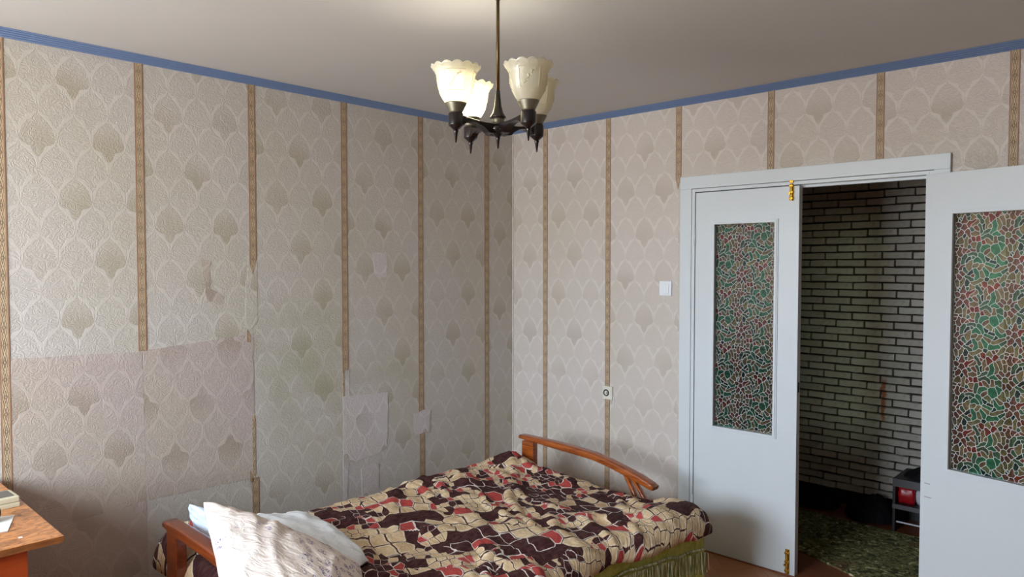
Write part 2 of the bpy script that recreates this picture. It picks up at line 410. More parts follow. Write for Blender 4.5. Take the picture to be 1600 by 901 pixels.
def sweep(name, path, w, h, mat, parent=None, n=8, loc=None):
    """rounded-rectangle section swept along a path in the XZ plane; w across (Y), h across the path; h may be a list"""
    vs, fs = [], []
    P = [Vector((p[0], 0, p[1])) for p in path]; m = 4*n
    for i, p in enumerate(P):
        tgt = (P[min(i+1, len(P)-1)]-P[max(i-1, 0)]).normalized(); nn = Vector((-tgt.z, 0, tgt.x))
        hh = h[i] if isinstance(h, (list, tuple)) else h
        for k in range(m):
            a = 2*math.pi*k/m; ca, sa = math.cos(a), math.sin(a)
            ex = math.copysign(abs(ca)**.45, ca)*w/2; ey = math.copysign(abs(sa)**.45, sa)*hh/2
            vs.append(tuple(p + Vector((0, ex, 0)) + nn*ey))
    for i in range(len(P)-1):
        for k in range(m):
            a, b = i*m+k, i*m+(k+1) % m; fs.append((a, a+m, b+m, b))
    fs.append(tuple(range(m))); fs.append(tuple(range((len(P)-1)*m, len(P)*m))[::-1])
    me = bpy.data.meshes.new(name); me.from_pydata(vs, [], fs); me.update()
    for p in me.polygons: p.use_smooth = len(p.vertices) == 4
    return link(name, me, mat, parent, loc)
def grid_mesh(name, P, mat, parent=None, uv=None, closed=None, smooth=True):
    """P array (n,m,3)"""
    n, m = P.shape[:2]; vs = P.reshape(-1, 3).tolist()
    fs = [(i*m+j, i*m+j+1, (i+1)*m+j+1, (i+1)*m+j) for i in range(n-1) for j in range(m-1)]
    me = bpy.data.meshes.new(name); me.from_pydata(vs, [], fs)
    if uv is not None:
        U = uv.reshape(-1, 2); l = me.uv_layers.new(name='UVMap')
        idx = np.empty(len(me.loops), dtype=np.int32); me.loops.foreach_get('vertex_index', idx)
        l.data.foreach_set('uv', U[idx].astype(np.float32).ravel())
    me.update()
    if smooth: me.polygons.foreach_set('use_smooth', [True]*len(me.polygons))
    return link(name, me, mat, parent)
rng = np.random.RandomState(7)
_T = rng.rand(256, 256)
def vnoise(x, y):
    xi = np.floor(x).astype(int); yi = np.floor(y).astype(int); fx = x-xi; fy = y-yi
    fx = fx*fx*(3-2*fx); fy = fy*fy*(3-2*fy)
    t = lambda a, b: _T[a % 256, b % 256]
    return (t(xi, yi)*(1-fx)+t(xi+1, yi)*fx)*(1-fy)+(t(xi, yi+1)*(1-fx)+t(xi+1, yi+1)*fx)*fy-.5
def fbm(x, y, o=3):
    s = 0; a = 1
    for k in range(o): s = s+a*vnoise(x*2**k+k*17.3, y*2**k+k*9.1); a *= .5
    return s
def gauss(x, y, cx, cy, sx_, sy_): return np.exp(-((x-cx)/sx_)**2-((y-cy)/sy_)**2)

# ------------------------------------------------------------------ room shell
DX0, DX1, DZ = 1.371, 2.558, 2.000       # outer size of the door box in the wall
T = .14
wb = boxes('wall_back', [(-T, DX0, 0, T, -.06, H), (DX1, XR+T, 0, T, -.06, H), (DX0, DX1, 0, T, DZ, H)], M['plaster'])
tag(wb, 'papered wall with the open double door and light switch', kind='structure')
wl = box('wall_left', -T, 0, YF-.3, 0, -.06, H, M['plaster']); tag(wl, 'long papered wall behind the bed with patches and torn strips', kind='structure')
wr = box('wall_right', XR, XR+T, YF-.3, 0, -.06, H, M['brownpaper']); tag(wr, 'papered wall on the right, out of view', kind='structure')
x0, x1, z0, z1 = WIN
wf = boxes('wall_front', [(0, x0, YF-.3, YF, -.06, H), (x1, XR, YF-.3, YF, -.06, H), (x0, x1, YF-.3, YF, -.06, z0), (x0, x1, YF-.3, YF, z1, H)], M['plaster'])
tag(wf, 'window wall behind the viewer', kind='structure')
bm = bmesh.new()
for b in ((x0, x1, YF-.2, YF-.14, z0, z0+.06), (x0, x1, YF-.2, YF-.14, z1-.06, z1), (x0, x0+.06, YF-.2, YF-.14, z0+.06, z1-.06), (x1-.06, x1, YF-.2, YF-.14, z0+.06, z1-.06), (.93, .99, YF-.2, YF-.14, z0+.06, z1-.06), (1.45, 1.51, YF-.2, YF-.14, z0+.06, z1-.06)): bmbox(bm, *b)
w1 = link('window_1', fin(bm, 'window_1'), M['door']); tag(w1, 'white window frame behind the viewer', kind='structure')
ce = box('ceiling', -T, XR+T, YF-.3, T, H, H+.1, M['ceiling']); tag(ce, 'matt off-white painted ceiling', kind='structure')
fl = box('floor', -T, XR+T, YF-.3, .0, -.06, -.012, M['mortar']); tag(fl, 'herringbone parquet floor of the room', kind='structure')

# parquet blocks, herringbone
def plank_mesh():
    bm = bmesh.new(); bmbox(bm, -.1244, .1244, -.0244, .0244, -.012, 0, .0008)
    me = fin(bm, 'plank'); l = me.uv_layers.new(name='UVMap')
    for lo in me.loops: v = me.vertices[lo.vertex_index].co; l.data[lo.index].uv = (v.x, v.y)
    me.materials.append(M['parquet']); return me
pm = plank_mesh(); cnt = 0; Lp, Wp = .25, .05
far = bmesh.new(); ca = math.cos(R(45)); sa = math.sin(R(45))
def put_plank(cx, cy, ang):
    global cnt
    gx = cx*ca-cy*sa+2.; gy = cx*sa+cy*ca-1.; a = ang+R(45)
    if not (.18 < gx < XR-.18 and YF+.18 < gy < -.18): 
        pass
    ex = abs(math.cos(a))*Lp/2+abs(math.sin(a))*Wp/2; ey = abs(math.sin(a))*Lp/2+abs(math.cos(a))*Wp/2
    if gx-ex < -.13 or gx-.05 < -.08 or gx+ex > XR+.13 or gy > .13 or gy-ey < YF-.2: return
    if 1.3 < gx < 2.35 and gy > -.55 and cnt < 290:
        o = link('plank', pm, None, fl, (gx, gy, 0), (0, 0, a)); cnt += 1
    else:
        mt = Matrix.Translation((gx, gy, 0)) @ Matrix.Rotation(a, 4, 'Z')
        r = bmesh.ops.create_cube(far, size=1)
        for v in r['verts']: v.co = mt @ Vector((v.co.x*(Lp-.0012), v.co.y*(Wp-.0012), -.006+v.co.z*.012))
for i in range(-84, 85):
    for j in range(-20, 21):
        # herringbone unit: horizontal plank and vertical plank
        bx = i*Wp + j*Lp*1.0; by = i*Wp - j*Lp*1.0
        put_plank(bx+Lp/2, by+Wp/2, 0)
        put_plank(bx+Lp+Wp/2-0*Lp, by+Wp-Lp/2+0*Lp, R(90))
fo = link('plank_field', fin(far, 'plank_field'), M['parquet'], fl); fo['kind'] = 'stuff'


# extruded paper sheets (polygon in wall coords)
def sheet(name, pts, wall, d0, d1, mat, parent, uvc=None, org=(0., 0.)):
    """pts [(s,z)], thickness from d0 to d1 in front of the wall"""
    n = len(pts); pts = [(a_-org[0], b_-org[1]) for a_, b_ in pts]
    f = (lambda s, z, d: (d, s, z)) if wall == 'L' else (lambda s, z, d: (s, -d, z))
    vs = [f(s, z, d1) for s, z in pts]+[f(s, z, d0) for s, z in pts]
    fs = [tuple(range(n)), tuple(range(2*n-1, n-1, -1))]+[(i, n+i, n+(i+1) % n, (i+1) % n) for i in range(n)]
    me = bpy.data.meshes.new(name); me.from_pydata(vs, [], fs)
    if uvc is not None:
        l = me.uv_layers.new(name='UVMap'); q = pts+pts
        for lo in me.loops: s, z = q[lo.vertex_index]; l.data[lo.index].uv = (s-uvc, z)
    me.update()
    bm = bmesh.new(); bm.from_mesh(me); bmesh.ops.recalc_face_normals(bm, faces=bm.faces); bm.to_mesh(me); bm.free()
    return link(name, me, mat, parent, (0, org[0], org[1]) if wall == 'L' else (org[0], 0, org[1]))
ZT = 2.492
# left wall: strips every .53 m
edges_l = [0., -.25, -.815, -1.35, -1.882, -2.406, -2.92, -3.45, -3.98, -4.51, YF]
ORG_L = [(-.13, 2.20), (-.55, 2.06), (-1.082, 1.727), (-1.616, 2.083), (-2.148, 1.925), (-2.660, 2.264), (-3.18, 2.1), (-3.7, 2.2), (-4.2, 2.0), (-4.6, 2.1)]
for (a, b), (os_, oz_) in zip(zip(edges_l[:-1], edges_l[1:]), ORG_L):
    sheet('wallpaper_strip', [(a, 0), (a, ZT), (b, ZT), (b, 0)], 'L', 0, .0015, M['paper_l'], wl, org=(os_, oz_+.092))
edges_b = [0., .298, .799, 1.280]
for (a, b), (os_, oz_) in zip(zip(edges_b[:-1], edges_b[1:]), [(.16, 2.05), (.538, 2.06), (.926, 1.43)]):
    sheet('wallpaper_strip', [(a, 0), (a, ZT), (b, ZT), (b, 0)], 'B', 0, .0015, M['paper_b'], wb, org=(os_, oz_+.092))
sheet('wallpaper_strip', [(1.280, 0), (1.280, ZT), (1.8115, ZT), (1.8115, 2.0), (1.371, 2.0), (1.371, 0)], 'B', 0, .0015, M['paper_b'], wb, org=(1.50, 2.24))
sheet('wallpaper_strip', [(1.8115, 2.0), (1.8115, ZT), (2.33, ZT), (2.33, 2.0)], 'B', 0, .0015, M['paper_b'], wb, org=(2.05, 2.36))
sheet('wallpaper_strip', [(2.33, 2.0), (2.33, ZT), (2.845, ZT), (2.845, 0), (2.558, 0), (2.558, 2.0)], 'B', 0, .0015, M['paper_b'], wb, org=(2.60, 2.29))
for a, b in ((2.845, 3.375), (3.375, 3.905), (3.905, XR)):
    sheet('wallpaper_strip', [(a, 0), (a, ZT), (b, ZT), (b, 0)], 'B', 0, .0015, M['paper_b'], wb)

def rough_line(a, b, n, amp, seed):
    r = random.Random(seed); out = []
    for i in range(n+1):
        t_ = i/n; x = a[0]+(b[0]-a[0])*t_; y = a[1]+(b[1]-a[1])*t_
        out.append((x+r.uniform(-amp, amp)*(0 < i < n), y+r.uniform(-amp, amp)*(0 < i < n)))
    return out[:-1]
def rough_poly(pts, amp=.003, seed=1, step=.03):
    out = []
    for i, p in enumerate(pts):
        q = pts[(i+1) % len(pts)]; L = math.hypot(q[0]-p[0], q[1]-p[1])
        out += rough_line(p, q, max(1, int(L/step)), amp, seed*31+i)
    return out
# the newer, pinker pieces pasted over the lower left of the left wall
sheet('wallpaper_patch', rough_poly([(-2.905, 1.212), (-2.409, 1.196), (-2.400, .531), (-2.70, .50), (-2.92, .44)], .002, 3), 'L', .0015, .0030, M['paper_n'], wl, org=(-2.64, 1.035))
sheet('wallpaper_patch', rough_poly([(-2.405, 1.200), (-1.888, 1.240), (-1.884, .520), (-2.400, .527)], .002, 4), 'L', .0015, .0032, M['paper_f'], wl, org=(-2.14, .92))
sheet('wallpaper_patch', rough_poly([(-2.92, .44), (-2.70, .50), (-2.400, .53), (-2.396, .08), (-2.93, .02)], .002, 5), 'L', .0015, .0027, M['paper_n'], wl)
sheet('wallpaper_patch', rough_poly([(-1.366, .854), (-1.061, .843), (-1.066, .60), (-1.073, .515), (-1.14, .50), (-1.30, .475), (-1.352, .517)], .002, 6), 'L', .0015, .0034, M['paper_p'], wl, org=(-1.22, .70))
sheet('wallpaper_patch', rough_poly([(-1.251, .432), (-1.235, .437), (-1.128, .440), (-1.129, .262), (-1.244, .255)], .002, 7), 'L', .0015, .0034, M['paper_p'], wl, org=(-1.22, .70))
sheet('wallpaper_patch', rough_poly([(-1.165, 1.650), (-1.065, 1.652), (-1.066, 1.513), (-1.12, 1.505), (-1.15, 1.53)], .004, 8), 'L', .0015, .0030, M['paper_p'], wl)
sheet('wallpaper_patch', rough_poly([(-1.345, 1.03), (-1.325, 1.02), (-1.33, .52), (-1.352, .2), (-1.37, .2), (-1.366, .9)], .002, 9), 'L', .0015, .0029, M['paper_p'], wl)
sheet('wallpaper_patch', rough_poly([(-1.905, 1.63), (-1.862, 1.60), (-1.862, 1.30), (-1.90, 1.262), (-1.925, 1.28), (-1.92, 1.5)], .003, 12), 'L', .0015, .0029, M['paper_l'], wl)

sheet('wallpaper_patch', rough_poly([(-2.145, 1.61), (-2.095, 1.60), (-2.10, 1.47), (-2.03, 1.43), (-2.045, 1.39), (-2.12, 1.41), (-2.125, 1.50)], .004, 15), 'L', .0015, .0026, M['paper_n'], wl)
BW = .0175
def border(s, z0_, z1_, wall, parent, w=BW, ragged=0, d=.0038):
    pts = [(s-w, z0_), (s+w, z0_), (s+w, z1_), (s-w, z1_)]
    if ragged == 1: pts = [(s-w, z0_+.02), (s-.002, z0_-.035), (s+w, z0_+.045), (s+w, z1_), (s-w, z1_)]
    if ragged == 2: pts = [(s-w, z0_), (s+w, z0_), (s+w*.4, z1_-.10), (s-w*.2, z1_)]
    if ragged == 3: pts = [(s-w, z0_), (s-w*.1, z0_), (s-w*.1, z1_-.03), (s-w, z1_)]
    return sheet('border_strip', pts, wall, .0015, d, M['border'], parent, uvc=s)
ZC = 2.468
border(-2.92, 0, ZC, 'L', wl); border(-2.406, 1.199, ZC, 'L', wl)
border(-1.882, 1.565, ZC, 'L', wl, ragged=1); border(-1.893, .50, .56, 'L', wl, ragged=3); border(-1.90, 1.20, 1.262, 'L', wl, ragged=3)
border(-1.882, .02, .520, 'L', wl); border(-1.889, .53, .83, 'L', wl, w=.008)
border(-1.350, 1.00, ZC, 'L', wl, ragged=2*0); border(-1.362, .86, 1.0, 'L', wl, w=.006); border(-1.345, .0, .26, 'L', wl)
border(-.812, .68, ZC, 'L', wl); border(-.806, 0, .57, 'L', wl)
border(-.252, 0, ZC, 'L', wl)
for sy in (-3.45, -3.98, -4.51): border(sy, 0, ZC, 'L', wl)
border(.298, 0, ZC, 'B', wb); border(.799, 0, .760, 'B', wb); border(.799, .840, ZC, 'B', wb)
border(1.280, 2.040, ZC, 'B', wb, ragged=1); border(1.8115, 2.066, ZC, 'B', wb); border(2.33, 2.071, ZC, 'B', wb); border(2.845, 0, ZC, 'B', wb)
border(3.375, 0, ZC, 'B', wb); border(3.905, 0, ZC, 'B', wb)
p = sheet('wallpaper_patch', rough_poly([(-.874, .692), (-.85, .686), (-.80, .700), (-.745, .692), (-.748, .60), (-.752, .560), (-.86, .560), (-.872, .58)], .003, 10), 'L', .0038, .0050, M['paper_p'], wl)
# corner fold where the two papers overlap
fold = boxes('corner_fold', [(.0015, .012, -.006, -.0015, 0, 2.46)], M['paper_b'], wb)

# ridged blue cornice
def cornice(name, wall, a, b, label):
    w, h = .030, .034
    prof = [(0, H), (w, H)]                      # (distance from wall, z)
    for k in range(5):
        t0 = k/5; t1 = (k+.75)/5
        prof += [(w*(1-t0)+.003, H-h*t0-.001), (w*(1-t1)+.003, H-h*t1-.001), (w*(1-t1-.03)-.0005, H-h*t1-.002)]
    prof += [(.001, H-h)]
    n = len(prof); f = (lambda d, z, s: (d, s, z)) if wall == 'L' else (lambda d, z, s: (s, -d, z))
    vs = [f(d, z, a) for d, z in prof]+[f(d, z, b) for d, z in prof]
    fs = [(i, (i+1) % n, n+(i+1) % n, n+i) for i in range(n)]+[tuple(range(n))[::-1], tuple(range(n, 2*n))]
    me = bpy.data.meshes.new(name); me.from_pydata(vs, [], fs); me.update()
    bm = bmesh.new(); bm.from_mesh(me); bmesh.ops.recalc_face_normals(bm, faces=bm.faces); bm.to_mesh(me); bm.free()
    return tag(link(name, me, M['blue']), label, kind='structure')
cornice('trim_1', 'L', YF, -.0, 'ridged blue ceiling cornice along the left wall')
cornice('trim_2', 'B', .0, XR, 'ridged blue ceiling cornice above the double door wall')

# ------------------------------------------------------------------ door frame
fr = empty('trim_3', (0,0,0)); tag(fr, 'white painted door frame around the open double door', kind='structure')
CZ = 2.068
box('casing_board', 1.302, 1.371, -.020, -.0015, 0, CZ-.068, M['door'], fr, .002)
box('casing_board', 2.558, 2.622, -.020, -.0015, 0, CZ-.068, M['door'], fr, .002)
box('casing_board', 1.302, 2.622, -.0205, -.0015, CZ-.068, CZ, M['door'], fr, .002)
box('jamb', 1.3715, 1.390, -.014, T+.005, 0, 1.998, M['door'], fr, .0015)
box('jamb', 2.5395, 2.5575, -.014, T+.005, 0, 1.998, M['door'], fr, .0015)
box('head_jamb', 1.390, 2.5395, -.014, T+.005, 1.981, 1.998, M['door'], fr, .0015)
boxes('door_stop', [(1.390, 1.402, .036, .06, 0, 1.981), (2.5275, 2.5395, .036, .06, 0, 1.981), (1.402, 2.5275, .036, .06, 1.969, 1.981)], M['door'], fr)
box('threshold', 1.390, 2.5395, -.010, T, -.012, .006, M['linoleum'], fr, .002)

# ------------------------------------------------------------------ stained film pattern -> real pieces
def C_(x, y, r, n=8): return [(x+r*math.cos(2*math.pi*k/n), y+r*math.sin(2*math.pi*k/n)) for k in range(n)]
PCS = [('M', C_(247,215,22)), ('M', [(250,100),(250,125),(250,150),(232,155),(268,155)]), ('R', [(375,138),(345,155),(315,170),(292,180),(300,200)]),
('M', [(275,252),(297,262),(302,290),(308,315)]), ('M', [(220,255),(192,285),(180,310),(215,290)]), ('M', [(208,195),(178,180),(172,200)]), ('K', [(195,128)]), ('K', [(248,316)]),
('g', [(333,232),(345,250)]), ('g', [(305,112)]), ('T', [(405,150),(378,175),(350,195)]), ('T', [(342,88),(368,112),(338,128)]), ('B', [(372,215),(395,222),(412,245)]),
('T', [(335,292),(368,278),(408,285),(372,302)]), ('g', [(420,92),(440,120),(455,150),(462,172)]), ('g', [(428,202),(448,235),(450,275)]), ('K', [(478,195),(474,235)]),
('T', [(518,132),(510,180),(500,228)]), ('R', [(563,78),(560,105),(575,128),(555,135)]), ('G', [(603,165),(612,205),(600,245),(570,275),(560,285)]), ('g', [(532,255),(500,275),(462,305)]),
('Y', [(635,158),(660,200),(645,245)]), ('T', [(665,98),(690,140),(705,190)]), ('T', [(745,165),(748,215)]), ('B', [(793,188)]), ('Y', C_(747,315,16,6)),
('M', [(698,240),(722,262)]), ('M', [(662,272),(694,298)]), ('M', [(792,232),(770,262)]), ('M', [(835,258),(805,290)]), ('M', [(842,350),(812,330)]), ('M', [(775,365),(802,398)]), ('M', [(728,370),(728,400)]),
('G', [(582,300),(615,292),(650,308)]), ('g', [(648,345),(682,335),(698,380)]), ('G', [(695,420),(665,418),(680,460)]), ('G', C_(605,465,34,12)), ('T', [(605,342),(598,385)]),
('g', [(455,340),(480,318),(520,310),(558,330),(568,362)]), ('T', [(505,365),(535,378),(555,395)]), ('R', [(473,382)]), ('R', C_(411,350,14)), ('R', C_(355,350,11)), ('M', C_(314,371,9)),
('Y', [(278,335),(265,385),(257,435)]), ('T', [(208,340),(185,362),(172,385),(222,385)]), ('T', [(340,402),(375,402),(360,445)]), ('g', [(420,392),(405,440),(405,488)]), ('M', [(325,472),(365,476)]),
('g', [(305,438)]), ('M', [(248,460),(268,472),(240,490)]), ('B', [(198,455),(182,490),(205,520)]), ('B', [(282,495),(308,486)]), ('G', [(452,478),(478,448),(525,440)]), ('B', [(498,502),(532,470)]),
('Y', [(520,545),(552,522),(572,565)]), ('T', [(598,572)]), ('G', [(422,520),(448,540),(470,592)]), ('K', [(508,560),(530,590)]), ('K', [(545,600),(595,613)]), ('G', [(515,628),(555,635),(592,650)]),
('K', [(625,650),(605,668)]), ('G', [(630,560),(640,600),(680,628),(728,608)]), ('T', [(650,542),(695,578)]), ('Y', [(718,462),(690,510),(745,522)]), ('T', [(760,430),(778,475)]), ('Y', [(848,400),(818,440),(808,485)]),
('K', [(880,415),(880,470)]), ('g', [(787,515)]), ('T', [(500,662),(545,685)]), ('T', [(600,695),(660,682),(712,662)]), ('G', [(478,680),(500,715),(515,748)]), ('G', [(550,758),(600,764),(655,745)]),
('g', [(685,718),(728,688)]), ('G', [(358,602),(398,578),(442,602)]), ('Y', [(352,648),(392,636)]), ('T', [(422,682),(446,645)]), ('Y', [(300,598),(285,650),(302,692),(332,600)]), ('K', [(312,562),(284,602)]),
('g', [(345,552)]), ('g', [(298,520),(340,510),(385,518)]), ('g', [(270,528),(235,570),(218,622)]), ('g', [(232,668),(250,702),(278,722)]), ('K', [(330,712),(290,738)]),
('G', [(368,700),(398,725),(398,765),(372,792)]), ('g', [(258,772),(300,790),(342,800)]), ('Y', [(438,715),(455,765)]), ('Y', [(345,845),(400,828),(445,805)]), ('B', [(600,805)]), ('K', [(505,800)]),
('Y', [(712,758),(682,790),(660,818)]), ('Y', C_(550,842,14,6)), ('R', [(462,842),(490,846),(475,870)]), ('R', [(612,872),(645,884),(625,858)])]
UX, UZ = .000330, .000374
TV = (np.array([0., 788.]), np.array([595., 394.]))
def build_tile():
    pts, own, cols = [], [], []
    def add(c, q):
        idx = len(cols); cols.append(c)
        for i in range(len(q)):
            pts.append(q[i]); own.append(idx)
            if i+1 < len(q):
                a, b = np.array(q[i]), np.array(q[i+1]); L = np.hypot(*(b-a))
                for k in range(1, int(L/12)): pts.append(tuple(a+(b-a)*k/int(L/12))); own.append(idx)
    for c, q in PCS: add(c, [(x+22*(y-215)/788, y) for x, y in q])
    r = random.Random(5)
    def near(P, A):
        best = 1e9
        for i in (-2,-1,0,1,2):
            for j in (-1,0,1):
                d = A+i*TV[0]+j*TV[1]-P; m = np.min(np.hypot(d[:,0], d[:,1])); best = min(best, m)
        return best
    A = np.array(pts)
    for k in range(1500):
        P = np.array((r.uniform(150, 745), r.uniform(100, 888)))
        if near(P, A) > 34:
            add(r.choice('TTYgBTM'), [tuple(P)]); A = np.array(pts)
    A = np.array(pts); own = np.array(own); n0 = len(A)
    allp, allo, allt = [], [], []
    for i in (-2,-1,0,1,2):
        for j in (-1,0,1):
            allp.append(A+i*TV[0]+j*TV[1]); allo.append(own + 10000*(i*7+j)); 
    AP = np.vstack(allp); AO = np.concatenate(allo)
    polys = []
    for idx in range(len(cols)):
        me_ = A[own == idx]; lo = me_.min(0)-70; hi = me_.max(0)+70; st = 4.
        xs = np.arange(lo[0], hi[0], st); ys = np.arange(lo[1], hi[1], st); X, Y = np.meshgrid(xs, ys)
        q = np.stack([X.ravel(), Y.ravel()], 1)
        dm = np.min(np.hypot(q[:,None,0]-me_[None,:,0], q[:,None,1]-me_[None,:,1]), 1)
        sel = (AO != idx) & (AP[:,0] > lo[0]-60) & (AP[:,0] < hi[0]+60) & (AP[:,1] > lo[1]-60) & (AP[:,1] < hi[1]+60)
        ot = AP[sel]; do = np.min(np.hypot(q[:,None,0]-ot[None,:,0], q[:,None,1]-ot[None,:,1]), 1)
        F = ((do-dm)-2.8).reshape(X.shape)
        loop = contour(F, xs, ys)
        if loop is not None and len(loop) >= 6: polys.append((cols[idx], loop))
    return polys
def contour(F, xs, ys):
    segs = {}
    def ip(a, b, fa, fb): t_ = fa/(fa-fb); return (a[0]+(b[0]-a[0])*t_, a[1]+(b[1]-a[1])*t_)
    ny, nx = F.shape; P = F > 0; nxt = {}; pos = {}
    act = np.argwhere((P[:-1,:-1] | P[1:,:-1] | P[:-1,1:] | P[1:,1:]) & ~(P[:-1,:-1] & P[1:,:-1] & P[:-1,1:] & P[1:,1:]))
    for j, i in act:
        c = [(i,j),(i+1,j),(i+1,j+1),(i,j+1)]; f = [F[y,x] for x, y in c]; cr = []
        for k in range(4):
            k2 = (k+1) % 4
            if (f[k] > 0) != (f[k2] > 0):
                key = tuple(sorted((c[k], c[k2])))
                pos[key] = ip((xs[c[k][0]], ys[c[k][1]]), (xs[c[k2][0]], ys[c[k2][1]]), f[k], f[k2]); cr.append((key, f[k] > 0))
        for a in range(0, len(cr)-1, 1):
            pass
        outs = [k_ for k_, s_ in cr if s_]; ins = [k_ for k_, s_ in cr if not s_]
        for a, b in zip(ins, outs): nxt[a] = b
    if not nxt: return None
    best = None; seen = set()
    for s in list(nxt):
        if s in seen: continue
        lp = []; k = s
        while k in nxt and k not in seen: seen.add(k); lp.append(pos[k]); k = nxt[k]
        if best is None or len(lp) > len(best): best = lp
    q = np.array(best); q = (2*q+np.roll(q, 1, 0)+np.roll(q, -1, 0))/4
    return q[::2]
TILE = build_tile()
def clip_poly(q, x0, x1, y0, y1):
    for ax, v, s in ((0, x0, 1), (0, x1, -1), (1, y0, 1), (1, y1, -1)):
        out = []
        for i in range(len(q)):
            a, b = q[i], q[(i+1) % len(q)]; ia = s*(a[ax]-v) >= 0; ib = s*(b[ax]-v) >= 0
            if ia: out.append(a)
            if ia != ib:
                t_ = (v-a[ax])/(b[ax]-a[ax]); out.append((a[0]+(b[0]-a[0])*t_, a[1]+(b[1]-a[1])*t_))
        q = out
        if len(q) < 3: return []
    return q
def parea(q): 
    return abs(sum(q[i][0]*q[(i+1) % len(q)][1]-q[(i+1) % len(q)][0]*q[i][1] for i in range(len(q))))/2
_pm = {}
def film(pane, x0, x1, z0, z1, ax, az, ysurf):
    """pieces of coloured film on the pane; (ax,az) = where the flower heart sits, local metres"""
    items = []
    for i in range(-8, 9):
        for j in range(-4, 5):
            o = i*TV[0]+j*TV[1]; 
            for n, (c, q) in enumerate(TILE):
                cx, cz = q[:,0].mean()+o[0], q[:,1].mean()+o[1]
                X = ax+(cx-247)*UX; Z = az-(cz-215)*UZ
                if X < x0-.05 or X > x1+.05 or Z < z0-.05 or Z > z1+.05: continue
                w = [(ax+(p_[0]+o[0]-247)*UX, az-(p_[1]+o[1]-215)*UZ) for p_ in q]
                k = clip_poly(w, x0+.0005, x1-.0005, z0+.0005, z1-.0005)
                if len(k) < 3: continue
                a = parea(k)
                if a < 4e-6: continue
                inside = min(p_[0] for p_ in w) > x0+.001 and max(p_[0] for p_ in w) < x1-.001 and min(p_[1] for p_ in w) > z0+.001 and max(p_[1] for p_ in w) < z1-.001
                items.append((a, c, n, k, X, Z, inside))
    items.sort(key=lambda t_: -t_[0])
    came = bmesh.new(); rest = bmesh.new(); mats = [M['film_'+k] for k in FILM]; keys = list(FILM)
    for m_, (a, c, n, k, X, Z, inside) in enumerate(items):
        K = np.array(k); sgn_ = 1 if sum(K[i_-1][0]*K[i_][1]-K[i_][0]*K[i_-1][1] for i_ in range(len(K))) > 0 else -1
        tn = np.roll(K, -1, 0)-np.roll(K, 1, 0); tn /= np.maximum(np.hypot(tn[:,0], tn[:,1]), 1e-7)[:,None]; nr_ = np.stack([tn[:,1], -tn[:,0]], 1)*sgn_
        O = K+nr_*.00085; I = K-nr_*.0004
        O[:,0] = np.clip(O[:,0], x0, x1); O[:,1] = np.clip(O[:,1], z0, z1)
        vo = [came.verts.new((p_[0], ysurf-.0014, p_[1])) for p_ in O]; vi = [came.verts.new((p_[0], ysurf-.0014, p_[1])) for p_ in I]
        for i_ in range(len(k)): came.faces.new((vo[i_], vo[(i_+1) % len(k)], vi[(i_+1) % len(k)], vi[i_]))
        if m_ < 298:
            if inside:
                if n not in _pm:
                    me = bpy.data.meshes.new('glass_piece'); L = [(p_[0]-X, 0., p_[1]-Z) for p_ in k]; nn = len(L)
                    me.from_pydata(L+[(p_[0], .0010, p_[2]) for p_ in L], [], [tuple(range(nn))]+[(i_, nn+i_, nn+(i_+1) % nn, (i_+1) % nn) for i_ in range(nn)])
                    me.materials.append(M['film_'+c]); me.update(); _pm[n] = me
                link('glass_piece', _pm[n], None, pane, (X, ysurf-.0010, Z))
            else:
                me = bpy.data.meshes.new('glass_piece'); L = [(p_[0], ysurf-.0010, p_[1]) for p_ in k]; nn = len(L)
                me.from_pydata(L+[(p_[0], ysurf, p_[2]) for p_ in L], [], [tuple(range(nn))]+[(i_, nn+i_, nn+(i_+1) % nn, (i_+1) % nn) for i_ in range(nn)]); me.update()
                link('glass_piece', me, M['film_'+c], pane)
        else:
            vs = [rest.verts.new((p_[0], ysurf-.0010, p_[1])) for p_ in k]; f = rest.faces.new(vs); f.material_index = keys.index(c)
    me = fin(rest, 'small_glass_pieces')
    for m_ in mats: me.materials.append(m_)
    o = link('small_glass_pieces', me, None, pane); o['kind'] = 'stuff'
    o = link('film_lines', fin(came, 'film_lines'), M['came'], pane); o['kind'] = 'stuff'

